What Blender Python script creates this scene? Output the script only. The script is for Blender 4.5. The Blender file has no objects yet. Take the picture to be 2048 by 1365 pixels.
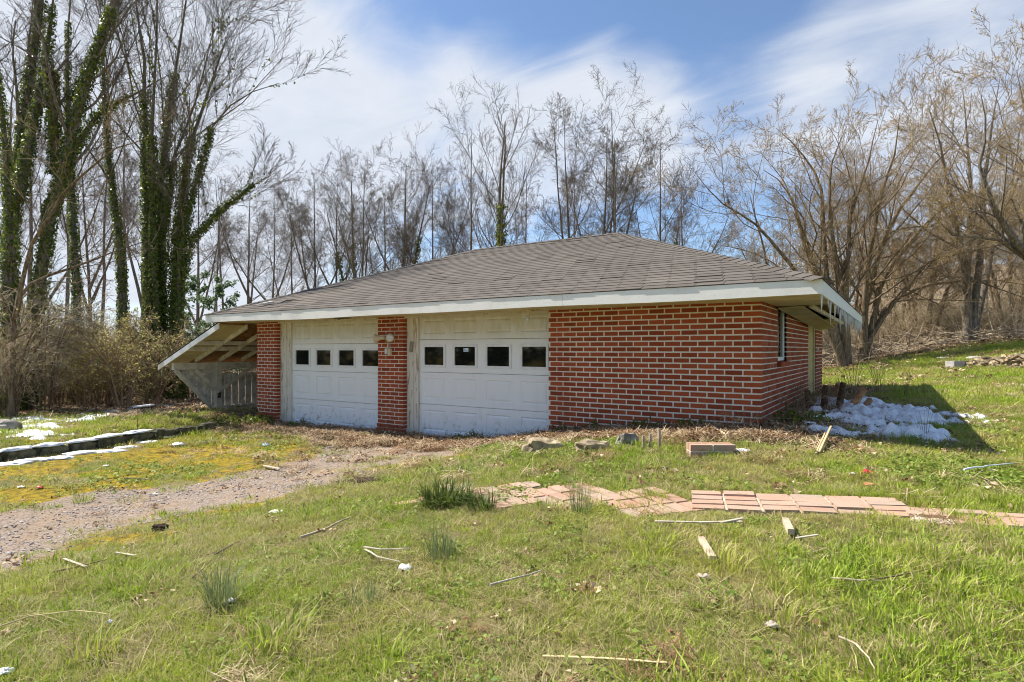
import bpy, bmesh, math, random
import numpy as np
from mathutils import Vector, Matrix

random.seed(7)
RNG = np.random.default_rng(11)
SC = bpy.context.scene
COL = SC.collection
R = math.radians

# ------------------------------------------------------------------ camera, world, sun, exposure
EYE = Vector((1.288, -7.074, 1.415))
FPX = 1169.0                     # focal length in pixels of the 2048 wide photograph
HZ = 699.0                       # its horizon row
YAW = R(33.4)
cam_d = bpy.data.cameras.new('camera')
cam = bpy.data.objects.new('camera', cam_d)
COL.objects.link(cam)
cam.location = EYE
cam.rotation_euler = (R(90), 0, YAW)
cam_d.sensor_width = 36
cam_d.lens = FPX / 2048 * 36
cam_d.shift_y = (HZ - 682.5) / 2048
cam_d.clip_start = 0.05
cam_d.clip_end = 3000
SC.camera = cam

SUN_TO = Vector((-0.83, -0.14, 1.0)).normalized()      # direction towards the sun
SUN_EL = math.asin(SUN_TO.z)
SUN_AZ = math.atan2(SUN_TO.x, SUN_TO.y)
EXPOSURE = 1.0
SKY = 0.112
SUN = 4.7

FWD = Vector((-math.sin(YAW), math.cos(YAW), 0))
RGT = Vector((math.cos(YAW), math.sin(YAW), 0))


def ray(ix, iy):
    return FWD + RGT * ((ix - 1024) / FPX) + Vector((0, 0, (HZ - iy) / FPX))


def make_world():
    w = bpy.data.worlds.new("World")
    SC.world = w
    w.use_nodes = True
    nt = w.node_tree
    nt.nodes.clear()
    N = nt.nodes.new
    L = nt.links.new
    out = N('ShaderNodeOutputWorld')
    bg = N('ShaderNodeBackground')
    bg.inputs['Strength'].default_value = SKY
    sky = N('ShaderNodeTexSky')
    sky.sky_type = 'NISHITA'
    sky.sun_disc = False
    sky.sun_elevation = SUN_EL
    sky.sun_rotation = SUN_AZ
    sky.altitude = 900
    sky.air_density = 1.0
    sky.dust_density = 0.25
    sky.ozone_density = 2.6
    tc = N('ShaderNodeTexCoord')
    sep = N('ShaderNodeSeparateXYZ')
    L(tc.outputs['Generated'], sep.inputs[0])

    def m(op, a, b=None, c=None):
        n = N('ShaderNodeMath')
        n.operation = op
        for i, v in enumerate((a, b, c)):
            if v is None:
                continue
            if isinstance(v, (int, float)):
                n.inputs[i].default_value = v
            else:
                L(v, n.inputs[i])
        return n.outputs[0]
    zc = m('ADD', m('MAXIMUM', sep.outputs[2], 0.0), 0.16)
    comb = N('ShaderNodeCombineXYZ')
    L(m('DIVIDE', sep.outputs[0], zc), comb.inputs[0])
    L(m('DIVIDE', sep.outputs[1], zc), comb.inputs[1])
    mp = N('ShaderNodeMapping')
    mp.inputs['Rotation'].default_value = (0, 0, R(-38))
    mp.inputs['Scale'].default_value = (0.75, 1.5, 1)
    L(comb.outputs[0], mp.inputs[0])

    def noise(scale, det, rough, dist, off=0.0):
        n = N('ShaderNodeTexNoise')
        n.inputs['Scale'].default_value = scale
        n.inputs['Detail'].default_value = det
        n.inputs['Roughness'].default_value = rough
        n.inputs['Distortion'].default_value = dist
        if off:
            mm = N('ShaderNodeMapping')
            mm.inputs['Location'].default_value = (off, off * .7, 0)
            L(mp.outputs[0], mm.inputs[0])
            L(mm.outputs[0], n.inputs['Vector'])
        else:
            L(mp.outputs[0], n.inputs['Vector'])
        return n.outputs['Fac']
    n1 = noise(1.1, 7, .55, .5)
    n2 = noise(3.4, 8, .6, 1.0, 4.3)
    base = m('ADD', m('MULTIPLY', n1, .75), m('MULTIPLY', n2, .35))

    def blob(ix, iy, inner, outer, amp):
        # a bank of cloud (amp > 0) or a clear stretch (amp < 0) round one direction of the sky
        d = ray(ix, iy).normalized()
        vm = N('ShaderNodeVectorMath')
        vm.operation = 'DOT_PRODUCT'
        L(tc.outputs['Generated'], vm.inputs[0])
        vm.inputs[1].default_value = d
        mr = N('ShaderNodeMapRange')
        mr.interpolation_type = 'SMOOTHERSTEP'
        mr.inputs['From Min'].default_value = math.cos(R(outer))
        mr.inputs['From Max'].default_value = math.cos(R(inner))
        mr.inputs['To Min'].default_value = 0
        mr.inputs['To Max'].default_value = amp
        L(vm.outputs['Value'], mr.inputs['Value'])
        return mr.outputs[0]
    for b in ((820, 210, 2, 17, .30), (1120, 230, 2, 13, .22), (330, 200, 5, 26, .30), (1240, 270, 2, 10, .16), (-400, 250, 10, 40, .25),
              (760, -30, 1, 9, -.32), (1050, -20, 1, 9, -.34), (1400, 50, 3, 11, -.20), (1450, 230, 1, 11, .2), (1750, 120, 2, 10, .1), (1180, 400, 0, 8, -.14), (1560, 150, 2, 13, -.07), (1950, 130, 4, 16, .11), (1420, 440, 1, 9, -.12), (2000, 420, 3, 14, .1), (2600, 300, 10, 40, .1), (600, 620, 2, 12, .10), (200, 560, 2, 10, -.1)):
        base = m('ADD', base, blob(*b))
    ramp = N('ShaderNodeMapRange')
    ramp.interpolation_type = 'SMOOTHSTEP'
    ramp.inputs['From Min'].default_value = .46
    ramp.inputs['From Max'].default_value = .98
    ramp.inputs['To Max'].default_value = .96
    L(base, ramp.inputs['Value'])
    cl = N('ShaderNodeMix')
    cl.data_type = 'RGBA'
    cl.inputs['A'].default_value = (2.8, 3.1, 3.65, 1)
    cl.inputs['B'].default_value = (4.1, 4.25, 4.5, 1)
    L(n2, cl.inputs['Factor'])
    mix = N('ShaderNodeMix')
    mix.data_type = 'RGBA'
    L(ramp.outputs[0], mix.inputs['Factor'])
    hs = N('ShaderNodeHueSaturation')
    hs.inputs['Saturation'].default_value = 1.0
    hs.inputs['Value'].default_value = .80
    L(sky.outputs[0], hs.inputs['Color'])
    L(hs.outputs[0], mix.inputs['A'])
    L(cl.outputs['Result'], mix.inputs['B'])
    L(mix.outputs['Result'], bg.inputs['Color'])
    L(bg.outputs[0], out.inputs[0])


make_world()
sd = bpy.data.lights.new('sun', 'SUN')
sd.energy = SUN
sd.angle = R(0.6)
sd.color = (1.0, .95, .87)
so = bpy.data.objects.new('sun', sd)
so.rotation_euler = (-SUN_TO).to_track_quat('-Z', 'Y').to_euler()
so.location = (-20, -5, 25)
COL.objects.link(so)
SC.view_settings.view_transform = 'Standard'
SC.view_settings.look = 'None'
SC.view_settings.gamma = 1
SC.view_settings.exposure = EXPOSURE
SC.cycles.pixel_filter_type = 'BLACKMAN_HARRIS'
SC.cycles.filter_width = 1.05
SC.cycles.max_bounces = 6
SC.cycles.diffuse_bounces = 3
SC.cycles.transparent_max_bounces = 6
SC.cycles.use_adaptive_sampling = True


# ------------------------------------------------------------------ helpers: properties, meshes, materials
def tag(o, label=None, cat=None, group=None, kind=None):
    if label:
        o['label'] = label
    if cat:
        o['category'] = cat
    if group:
        o['group'] = group
    if kind:
        o['kind'] = kind
    return o


def thing(name, label, cat, loc=(0, 0, 0), rotz=0.0, group=None):
    o = bpy.data.objects.new(name, None)
    COL.objects.link(o)
    o.location = loc
    o.rotation_euler = (0, 0, rotz)
    return tag(o, label, cat, group)


def link(name, me, parent=None, loc=None):
    o = bpy.data.objects.new(name, me)
    COL.objects.link(o)
    if parent is not None:
        o.parent = parent
    if loc is not None:
        o.location = loc
    return o


def mesh_np(name, V, F, mat, smooth=False, tint=None):
    """mesh from arrays; F an (M,k) int array"""
    V = np.ascontiguousarray(V, dtype=np.float32)
    F = np.ascontiguousarray(F, dtype=np.int32)
    me = bpy.data.meshes.new(name)
    me.vertices.add(len(V))
    me.vertices.foreach_set('co', V.ravel())
    M, k = F.shape
    me.loops.add(M * k)
    me.loops.foreach_set('vertex_index', F.ravel())
    me.polygons.add(M)
    me.polygons.foreach_set('loop_start', np.arange(0, M * k, k, dtype=np.int32))
    if smooth:
        me.polygons.foreach_set('use_smooth', np.ones(M, dtype=bool))
    me.update(calc_edges=True)
    if tint is not None:
        a = me.attributes.new('tint', 'FLOAT', 'POINT')
        a.data.foreach_set('value', np.ascontiguousarray(tint, dtype=np.float32))
    if mat:
        me.materials.append(mat)
    return me


BOXF = [(0, 3, 2, 1), (4, 5, 6, 7), (0, 1, 5, 4), (1, 2, 6, 5), (2, 3, 7, 6), (3, 0, 4, 7)]


class MB:
    """collects boxes, bars, tubes; builds ONE mesh"""

    def __init__(s):
        s.v, s.f = [], []

    def hexa(s, pts):
        b = len(s.v)
        s.v += [tuple(p) for p in pts]
        s.f += [tuple(b + i for i in q) for q in BOXF]
        return s

    def box(s, x0, x1, y0, y1, z0, z1):
        return s.hexa([(x0, y0, z0), (x1, y0, z0), (x1, y1, z0), (x0, y1, z0), (x0, y0, z1), (x1, y0, z1), (x1, y1, z1), (x0, y1, z1)])

    def bar(s, a, b, w, h, up=(0, 0, 1), roll=0):
        """a straight bar of section w (sideways) x h (along up)"""
        a, b = Vector(a), Vector(b)
        d = (b - a).normalized()
        side = d.cross(Vector(up))
        if side.length < 1e-4:
            side = d.cross(Vector((1, 0, 0)))
        side.normalize()
        u = side.cross(d).normalized()
        sw, uh = side * w / 2, u * h / 2
        return s.hexa([a - sw - uh, a + sw - uh, b + sw - uh, b - sw - uh, a - sw + uh, a + sw + uh, b + sw + uh, b - sw + uh])

    def tube(s, pts, rads, n=8, caps=True):
        pts = [Vector(p) for p in pts]
        if isinstance(rads, (int, float)):
            rads = [rads] * len(pts)
        b = len(s.v)
        ref = Vector((0, 0, 1))
        dd = (pts[-1] - pts[0]).normalized()
        if abs(dd.z) > .8:
            ref = Vector((1, 0, 0))
        for i, p in enumerate(pts):
            t = (pts[min(i + 1, len(pts) - 1)] - pts[max(i - 1, 0)]).normalized()
            u = t.cross(ref).normalized()
            w = t.cross(u)
            for k in range(n):
                a = 2 * math.pi * k / n
                s.v.append(tuple(p + (u * math.cos(a) + w * math.sin(a)) * rads[i]))
        for i in range(len(pts) - 1):
            for k in range(n):
                k2 = (k + 1) % n
                s.f.append((b + i * n + k, b + i * n + k2, b + (i + 1) * n + k2, b + (i + 1) * n + k))
        if caps:
            s.f.append(tuple(b + k for k in range(n)))
            s.f.append(tuple(b + (len(pts) - 1) * n + k for k in reversed(range(n))))
        return s

    def lathe(s, prof, c=(0, 0, 0), axis=(0, 0, 1), n=14):
        """prof = [(r, h)...] along axis from c"""
        ax = Vector(axis).normalized()
        c = Vector(c)
        return s.tube([c + ax * h for r, h in prof], [max(r, 1e-4) for r, h in prof], n)

    def mesh(s, name, mat, smooth=False):
        me = bpy.data.meshes.new(name)
        me.from_pydata(s.v, [], s.f)
        if smooth:
            me.polygons.foreach_set('use_smooth', [True] * len(me.polygons))
        bm = bmesh.new()
        bm.from_mesh(me)
        bmesh.ops.recalc_face_normals(bm, faces=bm.faces)
        bm.to_mesh(me)
        bm.free()
        me.materials.append(mat)
        return me

    def build(s, name, mat, parent=None, loc=None, smooth=False):
        return link(name, s.mesh(name, mat, smooth), parent, loc)


def soften(o, w=.004, seg=1):
    b = o.modifiers.new('edge', 'BEVEL')
    b.width = w
    b.segments = seg
    b.limit_method = 'ANGLE'
    b.angle_limit = R(40)
    return o


def srgb(r, g, b):
    f = lambda c: (c / 255 / 12.92) if c / 255 <= .04045 else ((c / 255 + .055) / 1.055) ** 2.4
    return (f(r), f(g), f(b), 1)


class Mat:
    """a small node-writing helper"""

    def __init__(s, name, rough=.8, spec=.3):
        s.m = bpy.data.materials.new(name)
        s.m.use_nodes = True
        s.t = s.m.node_tree
        s.b = s.t.nodes['Principled BSDF']
        s.b.inputs['Roughness'].default_value = rough
        s.b.inputs['Specular IOR Level'].default_value = spec

    def n(s, kind, **kw):
        x = s.t.nodes.new('ShaderNode' + kind)
        for k, v in kw.items():
            if k in x.inputs:
                s.put(x.inputs[k], v)
            else:
                setattr(x, k, v)
        return x

    def put(s, sock, v):
        if isinstance(v, bpy.types.NodeSocket):
            s.t.links.new(v, sock)
        else:
            sock.default_value = v

    def pos(s):
        return s.n('NewGeometry').outputs['Position']

    def obj(s):
        return s.n('TexCoord').outputs['Object']

    def noise(s, scale, detail=4, rough=.55, vec=None, dist=0.0, stretch=None):
        x = s.n('TexNoise')
        x.inputs['Scale'].default_value = scale
        x.inputs['Detail'].default_value = detail
        x.inputs['Roughness'].default_value = rough
        x.inputs['Distortion'].default_value = dist
        v = vec if vec is not None else s.pos()
        if stretch:
            mp = s.n('Mapping')
            mp.inputs['Scale'].default_value = stretch
            s.put(mp.inputs[0], v)
            v = mp.outputs[0]
        s.put(x.inputs['Vector'], v)
        return x.outputs['Fac']

    def math(s, op, a, b=0.0, c=0.0, clamp=False):
        x = s.n('Math', operation=op)
        x.use_clamp = clamp
        s.put(x.inputs[0], a)
        s.put(x.inputs[1], b)
        s.put(x.inputs[2], c)
        return x.outputs[0]

    def ramp(s, fac, a, b, lo=0.0, hi=1.0):
        x = s.n('MapRange')
        x.interpolation_type = 'SMOOTHSTEP'
        s.put(x.inputs['Value'], fac)
        x.inputs['From Min'].default_value = a
        x.inputs['From Max'].default_value = b
        x.inputs['To Min'].default_value = lo
        x.inputs['To Max'].default_value = hi
        return x.outputs[0]

    def mix(s, fac, a, b, blend='MIX'):
        x = s.n('Mix', data_type='RGBA', blend_type=blend)
        s.put(x.inputs['Factor'], fac)
        s.put(x.inputs['A'], a)
        s.put(x.inputs['B'], b)
        return x.outputs['Result']

    def attr(s, name):
        return s.n('Attribute', attribute_name=name).outputs['Fac']

    def rand(s):
        """random per object, plus random per loose piece of a joined mesh"""
        a = s.n('ObjectInfo').outputs['Random']
        b = s.n('NewGeometry').outputs['Random Per Island']
        return s.math('FRACT', s.math('ADD', s.math('MULTIPLY', a, 7.31), b))

    def bump(s, h, strength=.4, dist=.01):
        x = s.n('Bump')
        x.inputs['Strength'].default_value = strength
        x.inputs['Distance'].default_value = dist
        s.put(x.inputs['Height'], h)
        s.put(s.b.inputs['Normal'], x.outputs[0])

    def color(s, c):
        s.put(s.b.inputs['Base Color'], c)
        return s

    def rough(s, c):
        s.put(s.b.inputs['Roughness'], c)
        return s

    def leafy(s, amount=.35):
        """lets some light through thin leaves and blades"""
        tr = s.n('BsdfTranslucent')
        src = s.b.inputs['Base Color']
        if src.is_linked:
            s.put(tr.inputs['Color'], src.links[0].from_socket)
        else:
            tr.inputs['Color'].default_value = src.default_value
        mx = s.n('MixShader')
        mx.inputs[0].default_value = amount
        out = s.t.nodes['Material Output']
        s.t.links.new(s.b.outputs[0], mx.inputs[1])
        s.t.links.new(tr.outputs[0], mx.inputs[2])
        s.t.links.new(mx.outputs[0], out.inputs[0])
        return s


C = lambda r, g, b: (r, g, b, 1)
MT = {}


def simple(name, col, rough=.8, var=.25, scale=6.0, spec=.3, bump=0.0, bscale=40.0):
    m = Mat(name, rough, spec)
    f = m.noise(scale, 5, .6, m.obj())
    lo = C(*[c * (1 - var) for c in col])
    hi = C(*[min(1, c * (1 + var)) for c in col])
    m.color(m.mix(m.ramp(f, .3, .7), lo, hi))
    if bump:
        m.bump(m.noise(bscale, 5, .6, m.obj()), bump, .01)
    MT[name] = m.m
    return m.m


def make_materials():
    # brick: rough wire-cut face, colour changes from brick to brick
    m = Mat('brick_red', .88, .25)
    r = m.rand()
    a = m.mix(m.ramp(r, 0, 1), C(.265, .054, .021), C(.40, .090, .035))
    a = m.mix(m.ramp(m.math('FRACT', m.math('MULTIPLY', r, 13.7)), .8, 1, 0, .3), a, C(.15, .035, .022))
    f = m.noise(150, 3, .7)
    a = m.mix(m.ramp(f, .5, .8, 0, .4), a, C(.42, .13, .05))
    a = m.mix(m.ramp(m.noise(190, 2, .7), .58, .72, 0, .7), a, C(.05, .015, .01))
    a = m.mix(m.ramp(m.noise(1.6, 5, .65), .55, .8, 0, .35), a, C(.36, .17, .10))
    a = m.mix(m.math('MULTIPLY', m.ramp(m.noise(5, 6, .7), .45, .7), m.ramp(m.n('SeparateXYZ', Vector=m.pos()).outputs[2], .95, .35, 0, .5)), a, C(.2, .12, .075))
    m.color(a)
    m.bump(m.noise(120, 4, .7), .6, .004)
    MT['brick'] = m.m
    # mortar
    m = Mat('mortar', .95, .1)
    f = m.noise(60, 5, .7)
    a = m.mix(f, C(.64, .58, .49), C(.84, .78, .68))
    a = m.mix(m.ramp(m.noise(2.2, 5, .6), .5, .75, 0, .4), a, C(.42, .36, .25))
    m.color(a)
    m.bump(f, .5, .004)
    MT['mortar'] = m.m
    # shingles: grey brown granules
    m = Mat('shingle_felt', .95, .15)
    r = m.rand()
    a = m.mix(r, C(.092, .079, .067), C(.128, .112, .097))
    a = m.mix(m.ramp(m.noise(300, 2, .8), .4, .7, 0, .4), a, C(.22, .19, .165))
    a = m.mix(m.ramp(m.noise(.7, 5, .6), .5, .75, 0, .45), a, C(.19, .16, .13))
    m.color(a)
    m.bump(m.noise(350, 2, .8), .5, .003)
    MT['shingle'] = m.m
    simple('roof_felt', (.02, .018, .016), .95)
    # old white paint with dirt, flaking down to wood
    for name, paint, wood, amt, sc in (('white_paint', (.78, .78, .75), (.42, .38, .3), .64, (1, 1, 1)), ('jamb_paint', (.70, .66, .57), (.36, .29, .2), .56, (3, 3, .35)), ('fascia_paint', (.88, .85, .78), (.62, .6, .54), .66, (.5, 2, 2))):
        m = Mat(name, .6, .35)
        f = m.noise(9, 7, .68, None, .4, sc)
        a = m.mix(m.ramp(f, amt, amt + .05), C(*paint), C(*wood))
        a = m.mix(m.ramp(m.noise(2.5, 5, .6), .45, .8, 0, .35), a, C(.5, .47, .36))
        a = m.mix(m.ramp(m.noise(70, 2, .6), .68, .74, 0, .6), a, C(.2, .17, .13))
        m.color(a)
        m.bump(f, .25, .004)
        MT[name] = m.m
    # garage door steel, faint streaks and rust near the bottom
    m = Mat('door_paint', .42, .4)
    z = m.n('SeparateXYZ', Vector=m.pos()).outputs[2]
    a = C(.85, .86, .87)
    a = m.mix(m.ramp(m.noise(4, 6, .65, None, .3, (2, 2, .5)), .5, .8, 0, .22), a, C(.55, .53, .46))
    low = m.ramp(z, .5, 0.0)
    spots = m.math('MULTIPLY', low, m.ramp(m.noise(9, 7, .78), .54, .64))
    a = m.mix(m.math('MULTIPLY', spots, .7), a, C(.24, .19, .14))
    eave_shade = m.ramp(z, 1.45, 1.75)  # shade under the eaves, painted as an olive tint on the top sections
    a = m.mix(m.math('MULTIPLY', eave_shade, m.ramp(m.noise(7, 6, .7, None, .2, (1, 1, .4)), .3, .7, .35, .75)), a, C(.52, .48, .33))
    m.color(a)
    MT['door'] = m.m
    m = Mat('window_glass', .04, .4)
    m.color(C(.008, .01, .01))
    m.b.inputs['IOR'].default_value = 1.52
    MT['glass'] = m.m
    simple('soffit_paint', (.56, .48, .28), .8, .15, 3, .2)
    simple('timber_paint', (.66, .60, .48), .8, .2, 7, .2)
    simple('grey_board', (.60, .55, .46), .85, .25, 9, .2)
    m = Mat('particle_board', .85, .2)
    f = m.n('TexVoronoi')
    f.inputs['Scale'].default_value = 26
    mp = m.n('Mapping')
    mp.inputs['Scale'].default_value = (1, .35, 1)
    m.put(mp.inputs[0], m.pos())
    m.put(f.inputs['Vector'], mp.outputs[0])
    m.color(m.mix(m.n('SeparateColor', Color=f.outputs['Color']).outputs[0], C(.16, .075, .03), C(.36, .2, .09)))
    MT['osb'] = m.m
    simple('pale_lumber', (.56, .43, .2), .7, .15, 8)
    simple('dark_wood', (.1, .06, .035), .9, .4, 14, .2, .5)
    simple('log_bark', (.38, .21, .11), .9, .4, 14, .2, .6)
    simple('joint_sand', (.44, .36, .27), .95, .3, 30)
    simple('cut_wood', (.40, .24, .12), .85, .35, 20, .2, .4)
    simple('weathered_wood', (.44, .36, .25), .9, .3, 16, .2, .3)
    simple('bleached_wood', (.44, .385, .29), .9, .25, 16, .2, .3)
    simple('straw_wood', (.52, .41, .22), .8, .2, 10)
    simple('twig_wood', (.17, .115, .075), .9, .35, 20)
    simple('cream_plastic', (.62, .52, .36), .5, .12, 9)
    simple('lamp_lens', (.62, .63, .60), .2, .1, 20, .6)
    simple('grey_plastic', (.27, .25, .2), .6, .2, 10)
    simple('white_plastic', (.78, .79, .8), .45, .08, 8)
    simple('blue_plastic', (.2, .42, .75), .45, .3, 20)
    simple('red_plastic', (.5, .03, .035), .45, .3, 12)
    simple('paper', (.78, .76, .72), .8, .12, 20)
    simple('stone_tan', (.33, .26, .165), .95, .55, 7, .2, 1.0, 14)
    simple('stone_grey', (.27, .245, .205), .95, .5, 7, .2, 1.0, 14)
    simple('concrete', (.42, .40, .37), .95, .2, 12, .2, .5, 60)
    simple('mossy_stone', (.10, .095, .06), .98, .55, 8, .1, .8, 25)
    simple('orange_clay', (.52, .25, .11), .9, .25, 15, .2, .4)
    simple('dry_leaf', (.30, .15, .07), .85, .4, 25)
    simple('grey_leaf', (.45, .39, .31), .85, .3, 25)
    simple('soil', (.055, .038, .025), .98, .4, 30, .1, .8)
    # paving brick, sun bleached
    m = Mat('paving_brick', .92, .2)
    r = m.rand()
    a = m.mix(r, C(.38, .205, .14), C(.50, .30, .215))
    a = m.mix(m.ramp(m.math('FRACT', m.math('MULTIPLY', r, 9.1)), .62, .95, 0, .8), a, C(.36, .27, .215))
    a = m.mix(m.ramp(m.noise(4, 6, .7), .38, .64, 0, .66), a, C(.37, .30, .22))
    a = m.mix(m.ramp(m.noise(22, 5, .7), .55, .7, 0, .6), a, C(.2, .155, .09))
    m.color(a)
    m.bump(m.noise(140, 4, .7), .5, .004)
    MT['paver'] = m.m
    # bark, twigs, ivy
    m = Mat('bark', .95, .15)
    f = m.noise(7, 7, .7, m.obj(), .5, (3, 3, .6))
    a = m.mix(m.ramp(f, .35, .68), C(.10, .078, .058), C(.33, .28, .22))
    a = m.mix(m.ramp(m.noise(2.3, 4, .6, m.obj()), .58, .75, 0, .5), a, C(.16, .16, .09))
    m.color(a)
    m.bump(f, .9, .03)
    MT['bark'] = m.m
    m = Mat('bark_tan', .95, .15)
    f = m.noise(7, 7, .7, m.obj(), .5, (3, 3, .6))
    m.color(m.mix(m.ramp(f, .35, .68), C(.11, .075, .045), C(.33, .25, .16)))
    m.bump(f, .8, .03)
    MT['bark_tan'] = m.m
    for nm, lo, hi in (('twig_grey', (.115, .094, .075), (.24, .2, .16)), ('twig_tan', (.20, .145, .085), (.42, .32, .19)), ('twig_brush', (.34, .265, .175), (.58, .48, .34)), ('twig_red', (.22, .145, .09), (.42, .30, .2))):
        m = Mat(nm, .9, .15)
        m.color(m.mix(m.attr('tint'), C(*lo), C(*hi)))
        MT[nm] = m.m
    for nm, lo, hi, tr in (('ivy_leaf', (.025, .075, .012), (.26, .29, .035), .4), ('bud_leaf', (.32, .22, .07), (.52, .38, .12), .45), ('bush_leaf', (.33, .32, .08), (.54, .50, .19), .5),
                           ('pine_needle', (.10, .155, .07), (.25, .33, .17), .4), ('holly_leaf', (.04, .1, .03), (.13, .21, .07), .3), ('hedge_leaf', (.015, .03, .01), (.05, .08, .025), .3)):
        m = Mat(nm, .36 if nm == 'ivy_leaf' else .7, .45)
        a = m.mix(m.attr('tint'), C(*lo), C(*hi))
        m.color(a)
        m.leafy(tr)
        MT[nm] = m.m
    # blades of grass: green where the lawn is lush, straw where it is not; large patches come from position
    m = Mat('grass_blade', .55, .3)
    t = m.attr('tint')
    r = m.n('ObjectInfo').outputs['Random']
    g = m.mix(t, C(.125, .22, .010), C(.45, .56, .055))
    g = m.mix(m.ramp(m.noise(.9, 4, .6), .42, .68, 0, .75), g, C(.47, .50, .07))
    dry = m.mix(t, C(.36, .28, .12), C(.60, .49, .26))
    k = m.math('ADD', m.math('MULTIPLY', m.noise(1.7, 5, .65), 1.25), m.math('MULTIPLY', m.math('FRACT', m.math('ADD', r, m.math('MULTIPLY', t, 3.7))), .5))
    m.color(m.mix(m.ramp(k, .92, 1.08), g, dry))
    m.leafy(.38)
    MT['grass'] = m.m
    m = Mat('thatch', .7, .2)
    m.color(m.mix(m.attr('tint'), C(.24, .205, .08), C(.56, .48, .24)))
    m.leafy(.3)
    MT['thatch'] = m.m
    m = Mat('weed_leaf', .55, .3)
    m.color(m.mix(m.attr('tint'), C(.12, .2, .02), C(.32, .38, .07)))
    m.leafy(.35)
    MT['weed'] = m.m
    m = Mat('onion_grass', .5, .3)
    m.color(m.mix(m.attr('tint'), C(.09, .14, .055), C(.22, .26, .12)))
    m.leafy(.3)
    MT['onion'] = m.m
    m = Mat('dark_grass', .5, .35)
    m.color(m.mix(m.attr('tint'), C(.035, .075, .012), C(.16, .2, .04)))
    m.leafy(.3)
    MT['dark_grass'] = m.m
    m = Mat('leaf_litter', .9, .2)
    r = m.n('ObjectInfo').outputs['Random']
    t = m.math('FRACT', m.math('ADD', m.attr('tint'), m.math('MULTIPLY', r, .6)))
    a = m.mix(m.ramp(t, 0, .5), C(.13, .065, .032), C(.34, .2, .105))
    a = m.mix(m.ramp(t, .4, .9), a, C(.62, .5, .33))
    m.color(a)
    m.leafy(.2)
    MT['litter'] = m.m
    m = Mat('pebble', .9, .3)
    r = m.n('ObjectInfo').outputs['Random']
    m.color(m.mix(r, C(.2, .16, .14), C(.50, .44, .39)))
    MT['pebble'] = m.m
    m = Mat('snow', .6, .4)
    a = m.mix(m.ramp(m.noise(14, 6, .65), .3, .75), C(.66, .68, .71), C(.90, .91, .92))
    m.color(m.mix(m.ramp(m.noise(55, 5, .75), .60, .68, 0, .8), a, C(.26, .22, .15)))
    m.b.inputs['Subsurface Weight'].default_value = .2
    m.b.inputs['Subsurface Radius'].default_value = (.03, .04, .05)
    m.bump(m.noise(45, 5, .6), .5, .02)
    MT['snow'] = m.m
    m = Mat('ice', .08, .5)
    m.color(C(.93, .96, .98))
    m.b.inputs['Transmission Weight'].default_value = .45
    m.b.inputs['IOR'].default_value = 1.31
    MT['ice'] = m.m


make_materials()


# ------------------------------------------------------------------ the ground
def on_plane(ix, iy, z):
    d = ray(ix, iy)
    s = (z - EYE.z) / d.z
    return (EYE.x + d.x * s, EYE.y + d.y * s, z)


def at_depth(ix, depth):
    d = ray(ix, HZ)
    return (EYE.x + d.x * depth, EYE.y + d.y * depth)


CTRL = [(-11.5, .3, -.08), (-9.6, 0, .0), (-8.6, .1, -.05), (-6.1, 0, .02), (-5.5, 0, 0), (-5.3, .1, 0), (-4, .1, .05), (-2.9, 0, .17), (-2.6, -.02, .26),
        (-1.4, -.03, .41), (0, 0, .535), (0, 3, .55), (0, 6.4, .56), (-12.4, 2, -.2), (-13, 6, -.25), (-5, 9, .2), (-5, 20, 0), (-12, 14, -.3),
        (-20, 8, -.3), (-26, 20, -.5), (-20, 32, -.5), (2, 9, .72), (3, 20, 1.45), (8, 9, 1.0), (6, -3, .62), (7, 2, .8), (-1, 32, 1.2),
        (-9, -9, .1), (0, -10, .45), (-18, -3, -.25), (5, -9, .65), (-15, -12, .0), (1.3, -7, .44)]
for ix, iy, z in ((900, 985, .30), (1300, 1005, .385), (1700, 1010, .425), (2040, 1050, .455), (2002, 918, .47), (1867, 783, .64), (1024, 1365, .40), (2048, 1365, .47),
                  (0, 1365, .22), (500, 1365, .32), (0, 1090, .0), (300, 1020, 0), (700, 920, .0), (0, 930, -.12), (430, 862, -.08), (200, 900, -.1), (345, 815, -.2), (0, 835, -.2), (1650, 860, .53)):
    CTRL.append(on_plane(ix, iy, z))
CP = np.array(CTRL)


def _phi(r2):
    return .5 * r2 * np.log(r2 + 1e-9)


def _fit():
    n = len(CP)
    d2 = ((CP[:, None, :2] - CP[None, :, :2]) ** 2).sum(-1)
    A = np.zeros((n + 3, n + 3))
    A[:n, :n] = _phi(d2) + np.eye(n) * .25
    P = np.c_[np.ones(n), CP[:, :2]]
    A[:n, n:] = P
    A[n:, :n] = P.T
    return np.linalg.solve(A, np.r_[CP[:, 2], 0, 0, 0])


WT = _fit()


def smooth(x, a, b):
    t = np.clip((x - a) / (b - a), 0, 1)
    return t * t * (3 - 2 * t)


def vnoise(x, y, scale, seed=0):
    """smooth value noise 0..1"""
    x = np.asarray(x, float) * scale + seed * 17.13
    y = np.asarray(y, float) * scale + seed * 9.71
    xi, yi = np.floor(x).astype(np.int64), np.floor(y).astype(np.int64)
    fx, fy = x - xi, y - yi
    fx, fy = fx * fx * (3 - 2 * fx), fy * fy * (3 - 2 * fy)

    def h(i, j):
        n = (i * 374761393 + j * 668265263 + seed * 362437) & 0x7fffffff
        n = ((n ^ (n >> 13)) * 1274126177) & 0x7fffffff
        return ((n ^ (n >> 16)) & 0xffff) / 65535.0
    return (h(xi, yi) * (1 - fx) + h(xi + 1, yi) * fx) * (1 - fy) + (h(xi, yi + 1) * (1 - fx) + h(xi + 1, yi + 1) * fx) * fy


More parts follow.
